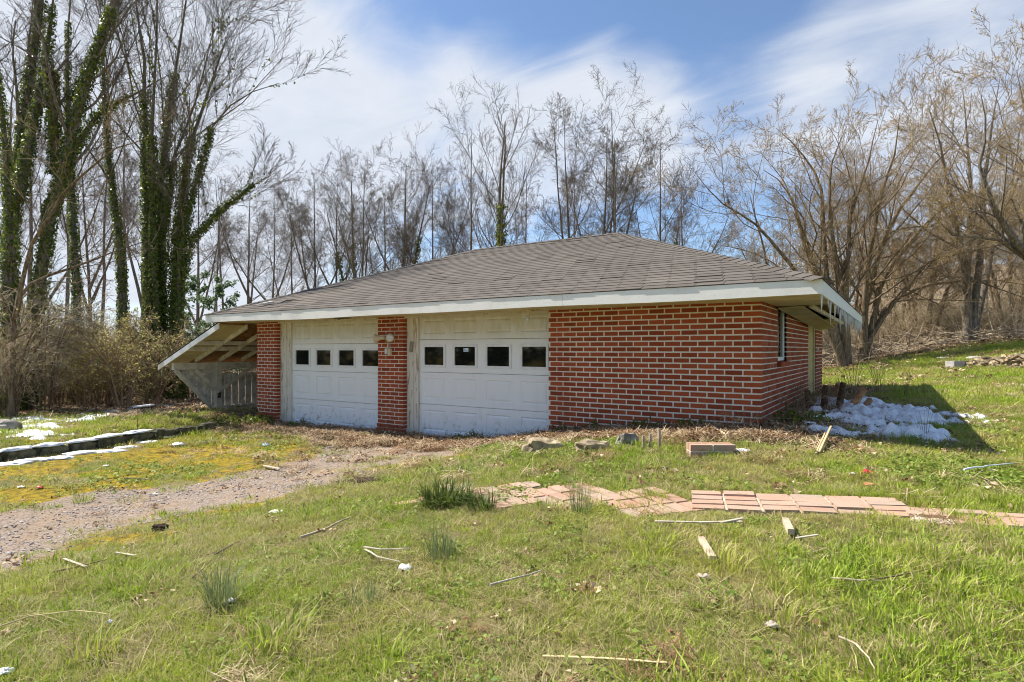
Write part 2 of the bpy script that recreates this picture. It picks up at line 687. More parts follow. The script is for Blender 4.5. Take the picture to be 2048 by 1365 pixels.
def fbm(x, y, scale, seed=0, o=4):
    s, a, t = 0, 1, 0
    for k in range(o):
        s = s + a * vnoise(x, y, scale * 2 ** k, seed + k)
        t += a
        a *= .5
    return s / t


# the low wall that holds up the further lawn: its foot, in plan
WALL_LINE = [on_plane(-420, 985, -.1)[:2], on_plane(-150, 947, -.12)[:2], on_plane(0, 924, -.12)[:2], on_plane(190, 897, -.1)[:2], on_plane(300, 880, -.1)[:2], on_plane(430, 861, -.08)[:2]]


def wall_side(x, y):
    """signed distance to the low wall, positive on the far side; fades out past its end"""
    best = np.full(np.shape(x), 1e9)
    sign = np.ones(np.shape(x))
    for (ax, ay), (bx, by) in zip(WALL_LINE[:-1], WALL_LINE[1:]):
        dx, dy = bx - ax, by - ay
        L2 = dx * dx + dy * dy
        t = np.clip(((x - ax) * dx + (y - ay) * dy) / L2, 0, 1)
        d = np.hypot(x - ax - t * dx, y - ay - t * dy)
        cr = dx * (y - ay) - dy * (x - ax)
        near = d < best
        best = np.where(near, d, best)
        sign = np.where(near, np.sign(cr), sign)
    return best * sign


def height(x, y, fine=True):
    x = np.asarray(x, float)
    y = np.asarray(y, float)
    sh = x.shape
    xf, yf = x.ravel(), y.ravel()
    z = np.empty_like(xf)
    for k in range(0, len(xf), 20000):
        sx, sy = xf[k:k + 20000], yf[k:k + 20000]
        d2 = (sx[:, None] - CP[None, :, 0]) ** 2 + (sy[:, None] - CP[None, :, 1]) ** 2
        z[k:k + 20000] = _phi(d2) @ WT[:-3] + WT[-3] + WT[-2] * sx + WT[-1] * sy
    z = z.reshape(sh)
    # beyond the yard: flat to the back and left, a hill to the right
    r = np.hypot(x + 3, y - 4)
    lat = (x - EYE.x) * RGT.x + (y - EYE.y) * RGT.y
    dep = (x - EYE.x) * FWD.x + (y - EYE.y) * FWD.y
    hill = 17 * smooth(lat - .42 * dep, -8, 45) * smooth(dep, 30, 120)
    far = -.5 + 1.9 * smooth(lat, -4, 10) * smooth(dep, 5, 26) + hill
    w = smooth(r, 22, 34)
    z = np.clip(z, -1.5, 3) * (1 - w) + far * w
    # the step held by the low wall
    s = wall_side(x, y)
    end = 1 - smooth(x, -10.6, -9.6)
    z = z + .10 * smooth(s, 0.02, .16) * end * (1 - smooth(s, 2, 6))
    if fine:
        z = z + (fbm(x, y, 1.3, 3, 3) - .5) * .05 + (fbm(x, y, 7, 9, 3) - .5) * .028
    return z


def gz(x, y, fine=True):
    return float(height(np.array([x]), np.array([y]), fine)[0])


def hit(ix, iy):
    """the point of the ground seen at a pixel of the photograph"""
    d = ray(ix, iy)
    s = np.r_[np.arange(1.2, 14, .01), np.arange(14, 60, .05)]
    X, Y, Z = EYE.x + d.x * s, EYE.y + d.y * s, EYE.z + d.z * s
    h = height(X, Y)
    k = int(np.argmax(Z <= h))
    return Vector((X[k], Y[k], h[k]))


# masks in plan -------------------------------------------------------------
DRIVE = np.array([on_plane(-500, 1150, .05)[:2], on_plane(-100, 1075, .0)[:2], on_plane(250, 1015, 0)[:2], on_plane(560, 960, 0)[:2], on_plane(800, 905, 0)[:2], (-5.0, -.3)])
DRIVE_W = np.array([1.7, 1.6, 1.45, 1.25, 1.25, 1.8])


def drive_mask(x, y):
    best = np.full(np.shape(x), 9.)
    for (a, b, wa, wb) in zip(DRIVE[:-1], DRIVE[1:], DRIVE_W[:-1], DRIVE_W[1:]):
        dx, dy = b - a
        t = np.clip(((x - a[0]) * dx + (y - a[1]) * dy) / (dx * dx + dy * dy), 0, 1)
        d = np.hypot(x - a[0] - t * dx, y - a[1] - t * dy) / (wa + (wb - wa) * t)
        best = np.minimum(best, d)
    n = fbm(x, y, 1.6, 21, 4) - .5
    return 1 - smooth(best + n * 1.3, .25, 1.25)


def inside_house(x, y):
    return (x > -9.62) & (x < .02) & (y > -.02) & (y < 6.44)


def litter_mask(x, y):
    dx = np.maximum(np.maximum(-9.6 - x, x), 0)
    dy = np.maximum(np.maximum(0 - y, y - 6.4), 0)
    d = np.hypot(dx, dy) + (fbm(x, y, 2.2, 31, 3) - .5) * .9
    w = np.where(x > -4.2, 1.05, 1.05)
    return 1 - smooth(d, w * .55, w * 1.25)


def moss_mask(x, y):
    s = wall_side(x, y)
    m = (1 - smooth(s, -.4, 0)) * smooth(s, -5.2, -2.2)
    m = m * (1 - smooth(x, -6.5, -4.5))
    m2 = smooth(fbm(x, y, .8, 41, 3), .30, .52)
    m3 = smooth(drive_mask(x, y), .0, .08) * (1 - smooth(drive_mask(x, y), .5, .8)) * smooth(fbm(x, y, 1.1, 47, 3), .30, .5) * (1 - smooth(x, -3.2, -2))
    m3 = np.maximum(m3, smooth(fbm(x, y, .9, 49, 3), .42, .6) * (1 - smooth(x, -4.5, -2.6)) * (1 - smooth(y, -1, 1)))
    return np.clip(np.maximum(m * m2, m3 * .8), 0, 1)


def lush_mask(x, y):
    """how thickly grass grows"""
    g = .35 + .65 * smooth(fbm(x, y, .55, 51, 3), .3, .62)
    g = g * (1 - drive_mask(x, y)) * (1 - .88 * litter_mask(x, y))
    bare = smooth(fbm(x, y, 1.9, 55, 3), .60, .70)
    worn = np.exp(-((drive_mask(x, y) - .1) / .35) ** 2) * (drive_mask(x, y) > .004)
    g = g * (1 - .55 * worn) * (1 - .45 * (1 - smooth(x, -5.5, -2.5)))
    return g * (1 - .9 * bare)


def build_ground():
    def axis(lo, hi, f0, f1, step):
        a = [f0]
        s = step
        while a[-1] > lo:
            s *= 1.22
            a.append(a[-1] - s)
        b = [f1]
        s = step
        while b[-1] < hi:
            s *= 1.22
            b.append(b[-1] + s)
        return np.array(a[::-1][:-1] + list(np.arange(f0, f1, step)) + b)
    xs = axis(-420, 420, -15.0, 7.5, .062)
    ys = axis(-260, 600, -8.5, 8.5, .062)
    X, Y = np.meshgrid(xs, ys, indexing='ij')
    Z = height(X, Y)
    nx, ny = X.shape
    V = np.c_[X.ravel(), Y.ravel(), Z.ravel()]
    i = np.arange(nx - 1)[:, None] * ny + np.arange(ny - 1)[None, :]
    F = np.stack([i, i + ny, i + ny + 1, i + 1], -1).reshape(-1, 4)
    cx = (X[:-1, :-1] + X[1:, 1:]).ravel() / 2
    cy = (Y[:-1, :-1] + Y[1:, 1:]).ravel() / 2
    keep = ~((cx > -9.5) & (cx < -.1) & (cy > .15) & (cy < 6.3))
    F, cx, cy = F[keep], cx[keep], cy[keep]
    dr = drive_mask(V[:, 0], V[:, 1])
    mo = moss_mask(V[:, 0], V[:, 1])
    li = litter_mask(V[:, 0], V[:, 1])
    r = np.hypot(V[:, 0] + 3, V[:, 1] - 4)
    lat = (V[:, 0] - EYE.x) * RGT.x + (V[:, 1] - EYE.y) * RGT.y
    dep = (V[:, 0] - EYE.x) * FWD.x + (V[:, 1] - EYE.y) * FWD.y
    edge = np.where(lat > 0, 23 + 3 * (fbm(V[:, 0], V[:, 1], .2, 61, 2) - .5), 14.8 + 1.5 * (fbm(V[:, 0], V[:, 1], .5, 63, 3) - .5))
    wood = smooth(dep, edge - .6, edge + .6)
    # ---- material: soil, thatch, moss, gravel and leaf mould, mixed by the masks above
    m = Mat('ground_soil', .97, .12)
    g1 = m.noise(1.3, 5, .6)
    g2 = m.noise(16, 6, .7)
    g3 = m.noise(90, 4, .7)
    a = m.mix(m.ramp(g1, .35, .65), C(.085, .09, .022), C(.20, .165, .07))
    a = m.mix(m.ramp(g2, .4, .72, 0, .75), a, C(.24, .19, .09))
    a = m.mix(m.ramp(g3, .45, .72, 0, .75), a, C(.11, .085, .035))
    moss = m.mix(m.ramp(m.noise(11, 6, .7), .35, .68), C(.11, .085, .012), C(.37, .255, .016))
    a = m.mix(m.ramp(m.math('MULTIPLY', m.attr('moss'), m.ramp(g2, .3, .6, .65, 1.2)), .25, .7), a, moss)
    vor = m.n('TexVoronoi')
    vor.inputs['Scale'].default_value = 70
    m.put(vor.inputs['Vector'], m.pos())
    peb = m.n('SeparateColor', Color=vor.outputs['Color']).outputs[0]
    grav = m.mix(peb, C(.15, .115, .088), C(.36, .29, .235))
    grav = m.mix(m.ramp(m.noise(2.1, 5, .65), .42, .7, 0, .8), grav, C(.30, .205, .125))
    grav = m.mix(m.ramp(m.noise(.9, 5, .7), .5, .75, 0, .55), grav, C(.17, .15, .04))
    a = m.mix(m.ramp(m.math('ADD', m.attr('drive'), m.math('MULTIPLY', m.math('SUBTRACT', g2, .5), .8)), .35, .6), a, grav)
    lit = m.mix(m.ramp(m.noise(30, 6, .75), .35, .7), C(.085, .05, .028), C(.33, .23, .13))
    a = m.mix(m.ramp(m.math('ADD', m.attr('litter'), m.math('MULTIPLY', m.math('SUBTRACT', g2, .5), .6)), .3, .6), a, lit)
    wo = m.mix(m.ramp(m.noise(6, 6, .7), .35, .7), C(.12, .082, .05), C(.27, .205, .13))
    a = m.mix(m.attr('wood'), a, wo)
    m.color(a)
    m.bump(m.math('ADD', m.math('MULTIPLY', g3, .5), g2), .8, .02)

    def part(name, sel):
        f = F[sel]
        used = np.unique(f)
        remap = np.full(len(V), -1)
        remap[used] = np.arange(len(used))
        me = mesh_np(name, V[used], remap[f], m.m, True)
        for an, arr in (('drive', dr), ('moss', mo), ('litter', li), ('wood', wood)):
            at = me.attributes.new(an, 'FLOAT', 'POINT')
            at.data.foreach_set('value', np.ascontiguousarray(arr[used], dtype=np.float32))
        o = link(name, me)
        tag(o, kind='structure')
        return o
    isd = drive_mask(cx, cy) > .5
    part('ground', ~isd)
    tag(part('driveway', isd), 'worn gravel driveway running up to the garage doors')


build_ground()


# ------------------------------------------------------------------ the garage
GAR = thing('brick_garage', 'low red brick two door garage under a grey brown hip roof', 'garage', (0, 0, 0))
CW = .0677          # one course
JT = .0135          # joint
BL = .2032          # brick length with joint
BD = .095           # brick depth
ZT = 1.982          # top of the brickwork
OV = .68            # eaves overhang
HX0, HY1 = -9.6, 6.42
ZE = 2.10           # roof edge
RIDGE_Z, RX0, RX1, RY = 3.6, -6.4, -3.1, 3.21

WALLS = MB()
brick_lo, brick_hi = [], []      # far / near bricks: (x0,x1,y0,y1,z0,z1)
KERF = .0022
SIDE = []


def front_run(x0, x1, lo_fn, right_corner=True, left_corner=True, store=None):
    """courses of a wall along X whose face is at Y=0"""
    k = 0
    out = []
    while True:
        zt = ZT - k * CW
        zb = zt - CW + JT
        if zt < -.18:
            break
        even = k % 2 == 0
        x = x1
        if right_corner and not even:
            out.append((x1 - BD, x1, 0, BL - JT, zb, zt, k))
            x = x1 - BD - JT
        while x > x0 + .02:
            a = max(x - (BL - JT), x0)
            if x - a > .03 and zt > lo_fn((a + x) / 2) - .06:
                out.append((a, x, 0, BD, zb, zt, k))
            x = a - JT
        k += 1
    return [b for b in out if b[5] > lo_fn((b[0] + b[1]) / 2) - .06]


def build_brickwork():
    lo = lambda x: gz(x, -.05, False)
    xs = np.linspace(-9.7, .1, 60)
    hs = height(xs, np.full(60, -.05), False)
    lo = lambda x: float(np.interp(x, xs, hs))
    main = front_run(-2.765, 0, lo)
    p1 = front_run(-9.6, -8.94, lo)
    p2 = front_run(-6.12, -5.53, lo)
    # mortar cores
    wall = MB()
    K = KERF
    wall.box(-2.765 + K, -K, K, BD - K, -.25, ZT)
    # far, left and right walls
    wall.box(-BD + K, -K, BD + .001, 1.11, -.1, ZT)
    wall.box(-BD + K, -K, 1.11, 1.83, -.1, 1.19)
    wall.box(-BD + K, -K, 1.83, 4.2, -.1, ZT)
    wall.box(-BD + K, -K, 5.3, HY1 - K, -.1, ZT)
    wall.box(HX0 + K, HX0 + BD - K, .241, HY1 - K, -.4, ZT)
    wall.box(HX0 + BD, -BD, HY1 - BD + K, HY1 - K, -.4, ZT)
    wo = wall.build('wall', MT['mortar'], GAR)
    pier1 = MB().box(-9.6 + K, -8.94 - K, K, .24, -.25, ZT).build('pier', MT['mortar'], GAR)
    pier2 = MB().box(-6.12 + K, -5.53 - K, K, .24, -.25, ZT).build('pier', MT['mortar'], GAR)
    host = lambda b: pier1 if b[1] < -8.9 else (pier2 if b[1] < -5.5 else wo)
    side = []
    k = 0
    rr = random.Random(3)
    while ZT - k * CW > -.3:
        zt = ZT - k * CW
        zb = zt - CW + JT
        even = k % 2 == 0
        for X0, X1, glo in ((-BD, 0, .42), (HX0, HX0 + BD, -.35)):
            if zt < glo:
                continue
            y = BD + JT if even else BL
            while y < HY1 - .03:
                y2 = min(y + BL - JT, HY1)
                segs = [(y, y2)]
                if X1 == 0:
                    for (o0, o1, zlo) in ((1.11, 1.83, 1.235), (4.2, 5.3, -1)):
                        if zt > zlo + .02:
                            ns = []
                            for (a, b) in segs:
                                if b <= o0 or a >= o1:
                                    ns.append((a, b))
                                else:
                                    if a < o0 - .02:
                                        ns.append((a, o0))
                                    if b > o1 + .02:
                                        ns.append((o1, b))
                            segs = ns
                for a, b in segs:
                    j = rr.uniform(-.0012, .0012)
                    side.append((X0 + j, X1 + j, a, b, zb, zt))
                y = y2 + JT
        x = -BD - JT
        while x > HX0 + BD:
            side.append((max(x - BL + JT, HX0 + BD), x, HY1 - BD, HY1, zb, zt)) if zt > -.3 else None
            x -= BL
        k += 1
    # three bricks of the flared footing of each pier
    near = []
    allb = main + p1 + p2
    allb.sort(key=lambda b: (b[0] - EYE.x) ** 2 + (b[2] - EYE.y) ** 2)
    cache = {}
    rr = random.Random(5)
    rests = {}
    rest = MB()
    rests[wo.name] = rest
    for n, b in enumerate(allb):
        sx, sy, sz = b[1] - b[0], b[3] - b[2], b[5] - b[4]
        j = rr.uniform(-.0015, .0015)
        if b[0] < -5 and b[5] < .2:      # flared footing courses
            j -= .025
        if n < 300:
            key = (round(sx, 3), round(sy, 3))
            if key not in cache:
                e = .0018
                mb = MB()
                hx, hy, hz = sx / 2, sy / 2, sz / 2
                # front face slightly smaller: an arris all round
                mb.hexa([(-hx + e, -hy, -hz + e), (hx - e, -hy, -hz + e), (hx, hy, -hz), (-hx, hy, -hz), (-hx + e, -hy, hz - e), (hx - e, -hy, hz - e), (hx, hy, hz), (-hx, hy, hz)])
                cache[key] = mb.mesh('brick', MT['brick'])
            o = link('brick', cache[key], host(b), ((b[0] + b[1]) / 2, (b[2] + b[3]) / 2 + j, (b[4] + b[5]) / 2))
            o.rotation_euler = (rr.uniform(-.006, .006), rr.uniform(-.004, .004), rr.uniform(-.005, .005))
        else:
            rests.setdefault(host(b).name, MB()).box(b[0], b[1], b[2] + j, b[3] + j, b[4], b[5])
    for b in side:
        rest.box(*b)
    for w_ in (wo, pier1, pier2):
        if w_.name in rests:
            tag(rests[w_.name].build('brick', MT['brick'], w_), kind='stuff')


build_brickwork()


# ------------------------------------------------------------------ roof
EX0, EX1, EY0, EY1 = HX0 - OV - .01, OV, -OV, HY1 + OV


def build_roof():
    deck = MB()
    d = .012
    q = .035
    ze = ZE - d + q * .386
    P = [(EX0 + q, EY0 + q, ze), (EX1 - q, EY0 + q, ze), (EX1 - q, EY1 - q, ze), (EX0 + q, EY1 - q, ze)]
    r0, r1 = (RX0, RY, RIDGE_Z - d), (RX1, RY, RIDGE_Z - d)
    b = [(p[0], p[1], p[2] - .02) for p in P]
    q0, q1 = (r0[0], r0[1], r0[2] - .02), (r1[0], r1[1], r1[2] - .02)
    deck.v = [*P, r0, r1, *b, q0, q1]
    deck.f = [(0, 1, 5, 4), (1, 2, 5), (2, 3, 4, 5), (3, 0, 4), (7, 6, 10, 11), (8, 7, 11), (9, 8, 11, 10), (6, 9, 10), (0, 6, 7, 1), (1, 7, 8, 2), (2, 8, 9, 3), (3, 9, 6, 0)]
    roof = deck.build('roof', MT['roof_felt'], GAR)
    # shingles: rows of tabs, butts proud of the row below
    exp, tab, slot, th = .127, .305, .0055, .0065
    rr = random.Random(9)
    tabs = []
    faces = [((EX0, EY0), (EX1, EY0), (RX0, RY), (RX1, RY)), ((EX1, EY0), (EX1, EY1), (RX1, RY), (RX1, RY)), ((EX1, EY1), (EX0, EY1), (RX1, RY), (RX0, RY)), ((EX0, EY1), (EX0, EY0), (RX0, RY), (RX0, RY))]
    for fi, (a, b, c, dd) in enumerate(faces):
        A, B = Vector((*a, ZE)), Vector((*b, ZE))
        Cc, D = Vector((*c, RIDGE_Z)), Vector((*dd, RIDGE_Z))
        u = (B - A).normalized()
        W = (B - A).length
        up = (Cc - A) - u * (Cc - A).dot(u)
        S = up.length
        vv = up / S
        nrm = u.cross(vv).normalized()
        if nrm.z < 0:
            nrm = -nrm
        uc, ud = (Cc - A).dot(u), (D - A).dot(u)
        k = 0
        v = -.003
        while v < S - .03:
            v1 = min(v + exp + .03, S)
            l0, l1 = uc * v / S, uc * v1 / S
            h0, h1 = W + (ud - W) * v / S, W + (ud - W) * v1 / S
            x = l0 - (k % 2) * tab / 2 - .02 - rr.uniform(0, .01)
            while x < h0:
                xa, xb = x + slot / 2, x + tab - slot / 2
                p0a, p0b = min(max(xa, l0 - .02), h0 + .02), min(max(xb, l0 - .02), h0 + .02)
                p1a, p1b = min(max(xa, l1), h1), min(max(xb, l1), h1)
                if p0b - p0a > .02:
                    skip = fi == 0 and 1.1 < x - l0 * 0 < 1.55 and 5 <= k <= 6 and False
                    lift = th + rr.uniform(0, .003) + (.006 if rr.random() < .04 else 0)
                    dz = rr.uniform(-.003, .003)
                    pts = []
                    for (uu, ww, hh) in ((p0a, v + dz, 0), (p0b, v + dz, 0), (p1b, v1, -.004), (p1a, v1, -.004), (p0a, v + dz, lift), (p0b, v + dz, lift), (p1b, v1, .0005), (p1a, v1, .0005)):
                        pts.append(A + u * uu + vv * ww + nrm * hh)
                    cen = sum(pts, Vector()) / 8
                    if not (fi == 0 and (cen - HOLE).length < .16):
                        tabs.append((cen, pts, fi))
                x += tab
            v += exp
            k += 1
    tabs.sort(key=lambda t: (t[0] - EYE).length + (0 if t[2] == 0 else 100))
    rest = MB()
    for n, (cen, pts, fi) in enumerate(tabs):
        if n < 300:
            mb = MB()
            mb.hexa([p - cen for p in pts])
            mb.build('shingle', MT['shingle'], roof, cen)
        else:
            rest.hexa(pts)
    tag(rest.build('shingle', MT['shingle'], roof), kind='stuff')
    # caps along the hips and the ridge
    caps = [(Vector((EX1, EY0, ZE)), Vector((RX1, RY, RIDGE_Z))), (Vector((EX0, EY0, ZE)), Vector((RX0, RY, RIDGE_Z))), (Vector((RX1, RY, RIDGE_Z)), Vector((RX0, RY, RIDGE_Z))), (Vector((EX1, EY1, ZE)), Vector((RX1, RY, RIDGE_Z))), (Vector((EX0, EY1, ZE)), Vector((RX0, RY, RIDGE_Z)))]
    capmesh = {}
    for ci, (a, b) in enumerate(caps):
        L = (b - a).length
        t = (b - a) / L
        n = max(2, int(L / .15))
        side = t.cross(Vector((0, 0, 1))).normalized()
        upv = side.cross(t)
        drop = .035 if ci != 2 else .045
        for i in range(n):
            p, q = a + t * (L * i / n - .012), a + t * (L * (i + 1) / n + .02)
            w = .12
            l0, l1 = upv * (.019 + rr.uniform(0, .004)), upv * .012
            mb = MB()
            o = (p + q) / 2
            vs = []
            for (pp, ll) in ((p, l0), (q, l1)):
                vs += [pp - side * w - upv * drop + ll - o, pp + ll - o, pp + side * w - upv * drop + ll - o]
                vs += [pp - side * w - upv * (drop + .008) + ll - o, pp - upv * .008 + ll - o, pp + side * w - upv * (drop + .008) + ll - o]
            mb.v = [tuple(x) for x in vs]
            mb.f = [(0, 1, 7, 6), (1, 2, 8, 7), (3, 9, 10, 4), (4, 10, 11, 5), (0, 3, 4, 1), (1, 4, 5, 2), (0, 6, 9, 3), (2, 5, 11, 8), (6, 7, 10, 9), (7, 8, 11, 10)]
            mb.build('ridge_cap', MT['shingle'], roof, o)
    # torn strip of underlay lying by the hole
    h2 = HOLE + Vector((-.34, -.17, -.03))
    t = MB()
    t.v = [tuple(h2 + Vector(p)) for p in ((-.16, -.06, .0), (.0, -.07, .012), (.2, .04, .045), (.13, .09, .06), (-.05, .03, .035))]
    t.v += [(p[0], p[1], p[2] - .012) for p in t.v]
    t.f = [(0, 1, 2, 3, 4), (9, 8, 7, 6, 5)] + [(i, i + 5, (i + 1) % 5 + 5, (i + 1) % 5) for i in range(5)]
    tag(t.build('torn_underlay', MT['white_paint'], roof), 'torn white scrap curling up beside the hole')


def slope_hit(ix, iy):
    """front roof slope seen at a pixel"""
    d = ray(ix, iy)
    k = (RIDGE_Z - ZE) / (RY - EY0)
    s = (ZE + k * (EYE.y - EY0) - EYE.z) / (d.z - k * d.y)
    return EYE + d * s


HOLE = slope_hit(566, 605)
build_roof()


def build_eaves():
    FH, FT = .115, .022
    zt, zb = ZE - .035, ZE - .035 - FH
    # front fascia in three boards, the middle one sagging a little, the others one each
    xs = [EX0, -7.85, -2.18, EX1]
    for i in range(3):
        n = 14
        mb = MB()
        a, b = xs[i] + (.0015 if i else 0), xs[i + 1] - .0015
        for k in range(n):
            xa, xb = a + (b - a) * k / n, a + (b - a) * (k + 1) / n
            fa, fb = [-.018 * math.exp(-((x + 6.6) / 1.6) ** 2) + .006 * math.sin(x * 1.9) for x in (xa, xb)]
            mb.hexa([(xa, EY0 + .004, zb + fa), (xb, EY0 + .004, zb + fb), (xb, EY0 + .004 + FT, zb + fb), (xa, EY0 + .004 + FT, zb + fa),
                     (xa, EY0 + .004, zt + .031), (xb, EY0 + .004, zt + .031), (xb, EY0 + .004 + FT, zt + .031), (xa, EY0 + .004 + FT, zt + .031)])
        mb.build('fascia_board', MT['fascia_paint'], GAR)
    MB().box(EX1 - FT - .004, EX1 - .004, EY0 + FT + .006, EY1 - FT - .006, zb, zt + .031).build('fascia_board', MT['white_paint'], GAR)
    MB().box(EX0 + .004, EX0 + FT + .004, EY0 + FT + .006, EY1 - FT - .006, zb, zt + .031).build('fascia_board', MT['white_paint'], GAR)
    MB().box(EX0, EX1, EY1 - .004 - FT, EY1 - .004, zb, zt + .031).build('fascia_board', MT['white_paint'], GAR)
    # soffits
    zs = zb + .006
    S = MT['soffit_paint']
    tx0, tx1 = -7.05, -6.52            # the torn stretch over the first door
    MB().box(EX0 + .03, tx0, EY0 + .03, -.012, zs, zs + .012).build('soffit', S, GAR)
    MB().box(tx0 + .003, tx1 - .003, -.16, -.012, zs, zs + .012).build('soffit', S, GAR)
    MB().box(tx1, -2.9, EY0 + .03, -.012, zs, zs + .012).build('soffit', S, GAR)
    MB().box(-2.895, EX1 - .03, EY0 + .03, -.012, zs, zs + .012).build('soffit', S, GAR)
    MB().box(.012, EX1 - .03, -.008, .90, zs + .0, zs + .012).build('soffit', S, GAR)
    MB().box(.012, EX1 - .03, 5.0, EY1 - .03, zs, zs + .012).build('soffit', S, GAR)
    MB().box(EX0 + .03, HX0 - .012, -.008, EY1 - .03, zs, zs + .012).build('soffit', S, GAR)
    MB().box(HX0 - .1, .1, HY1 + .012, EY1 - .03, zs, zs + .012).build('soffit', S, GAR)
    # ragged edge of the tear, hanging
    rr = random.Random(4)
    x = tx0 + .02
    while x < tx1 - .03:
        w = rr.uniform(.03, .07)
        dz = rr.uniform(.01, .05) * (1 if x < -6.7 else .5)
        mb = MB()
        mb.v = [(x, -.165, zs + .004), (x + w, -.168, zs + .004), (x + w * .7, -.21, zs - dz * .7), (x + w * .2, -.2, zs - dz * .5)]
        mb.v += [(p[0], p[1] + .006, p[2] + .004) for p in mb.v]
        mb.f = BOXF
        mb.build('torn_ply', MT['dark_wood'], GAR)
        x += w
    # the board that has dropped out of the side soffit
    mb = MB()
    mb.hexa([(.03, .92, 1.925), (.33, .92, 1.935), (.36, 4.75, 1.80), (.10, 4.75, 1.75), (.03, .92, 1.937), (.33, .92, 1.947), (.36, 4.75, 1.812), (.10, 4.75, 1.762)])
    tag(mb.build('soffit', S, GAR), 'soffit board hanging loose at its far end')
    MB().bar((.40, .95, 1.95), (.50, 4.4, 1.86), .035, .05).build('batten', MT['timber_paint'], GAR)
    for y in (1.5, 2.1, 2.7, 3.3, 3.9, 4.5):
        MB().bar((-.02, y, 2.02 + .17), (EX1 - .04, y, 2.02), .04, .09).build('rafter', MT['pale_lumber'], GAR)
    # frieze trim at the head of the walls
    MB().box(-2.76, -.001, -.016, -.0015, ZT - .022, ZT + .02).build('frieze_trim', S, GAR)
    MB().box(.0015, .016, .0, HY1, ZT - .018, ZT + .1).build('frieze_trim', MT['white_paint'], GAR)
    MB().box(-9.6, -8.95, -.014, -.0015, ZT - .012, ZT + .02).build('frieze_trim', S, GAR)
    MB().box(-6.12, -5.54, -.014, -.0015, ZT - .012, ZT + .02).build('frieze_trim', S, GAR)
    MB().box(-8.93, -6.13, .02, .095, ZT - .05, ZT + .02).build('head_trim', MT['jamb_paint'], GAR)
    MB().box(-5.52, -2.775, .02, .095, ZT - .05, ZT + .02).build('head_trim', MT['jamb_paint'], GAR)


build_eaves()


# ------------------------------------------------------------------ garage doors
def door_section(x0, x1, z0, z1, y, windows, parent, bend=None):
    """one hinged section of a steel door: four pressed panels, or four lights"""
    mb = MB()
    V, F = mb.v, mb.f
    n = 4
    w = (x1 - x0) / n
    mx, mz = .085, .09
    holes = []

    def ring(a, b):
        i0, i1 = len(V), len(V) + 4
        V.extend(a)
        V.extend(b)
        for k in range(4):
            F.append((i0 + k, i0 + (k + 1) % 4, i1 + (k + 1) % 4, i1 + k))

    def rect(cx0, cx1, cz0, cz1, d):
        return [(cx0, y + d, cz0), (cx1, y + d, cz0), (cx1, y + d, cz1), (cx0, y + d, cz1)]
    for i in range(n):
        c0, c1 = x0 + w * i, x0 + w * (i + 1)
        o0, o1, p0, p1 = c0 + mx, c1 - mx, z0 + mz, z1 - mz
        ring(rect(c0, c1, z0, z1, 0), rect(o0, o1, p0, p1, 0))
        if not windows:
            ring(rect(o0, o1, p0, p1, 0), rect(o0 + .018, o1 - .018, p0 + .018, p1 - .018, .013))
            ring(rect(o0 + .018, o1 - .018, p0 + .018, p1 - .018, .013), rect(o0 + .045, o1 - .045, p0 + .045, p1 - .045, .002))
            a = rect(o0 + .045, o1 - .045, p0 + .045, p1 - .045, .002)
            i0 = len(V)
            V.extend(a)
            F.append((i0, i0 + 1, i0 + 2, i0 + 3))
        else:
            ring(rect(o0, o1, p0, p1, 0), rect(o0, o1, p0, p1, .03))
            holes.append((o0, o1, p0, p1))
    # edges: a lip top and bottom, and a back sheet
    ring(rect(x0, x1, z0, z1, 0), rect(x0, x1, z0, z1, .04))
    if bend:
        for k, v in enumerate(V):
            V[k] = bend(v)
    o = mb.build('door_section', MT['door'], parent)
    if windows:
        for (a, b, c, d) in holes:
            f = MB()
            t = .028
            f.box(a - .012, b + .012, y - .012, y + .018, c - .012, c + t)
            f.box(a - .012, b + .012, y - .012, y + .018, d - t, d + .012)
            f.box(a - .012, a + t, y - .0125, y + .0175, c + t, d - t)
            f.box(b - t, b + .012, y - .0125, y + .0175, c + t, d - t)
            f.build('window_frame', MT['white_plastic'], parent)
            MB().box(a + t - .004, b - t + .004, y + .006, y + .011, c + t - .004, d - t + .004).build('window_pane', MT['glass'], parent)
    return o


def garage_door(x0, x1, zs, bend=None):
    d = thing_part('garage_door')
    y = .135
    for k in range(4):
        z1, z0 = zs[k], zs[k + 1]
        door_section(x0, x1, z0 + .004, z1 - .002, y, k == 1, d, bend if k == 3 else None)
    # bottom seal and hinge screws
    MB().box(x0 + .01, x1 - (.25 if bend else .01), y + .004, y + .03, zs[4] - .02, zs[4] + .004).build('bottom_seal', MT['roof_felt'], d)
    return d


def thing_part(name, label=None):
    o = bpy.data.objects.new(name, None)
    COL.objects.link(o)
    o.parent = GAR
    if label:
        o['label'] = label
    return o


def curl(v):
    x, y, z = v
    k = max(0, (.44 - z) / .48)
    e = max(0, (x + 6.75) / .63)
    return (x - .14 * k * k * e, y - .05 * k * e, z)


garage_door(-8.63, -6.125, [1.985, 1.516, .998, .457, -.055], curl)['label'] = 'garage door with its lower right corner bent outward'
garage_door(-5.29, -2.768, [1.985, 1.572, 1.04, .52, .0])['label'] = 'garage door with a small blue and white sticker behind its second light'
# a dark inside behind the doors
MB().box(-9.45, -.15, .3, 6.2, -.3, -.25).build('floor_slab', MT['concrete'], GAR)


def jamb(x0, x1):
    mb = MB()
    mb.box(x0 + .002, x0 + (x1 - x0) * .62, .085, .2, -.2, ZT - .052)
    mb.build('door_jamb', MT['jamb_paint'], GAR)
    mb = MB()
    mb.box(x0 + (x1 - x0) * .62 + .002, x1 - .001, .098, .2, -.2, ZT - .052)
    mb.build('door_stop', MT['jamb_paint'], GAR)


jamb(-8.94, -8.63)
jamb(-5.53, -5.29)

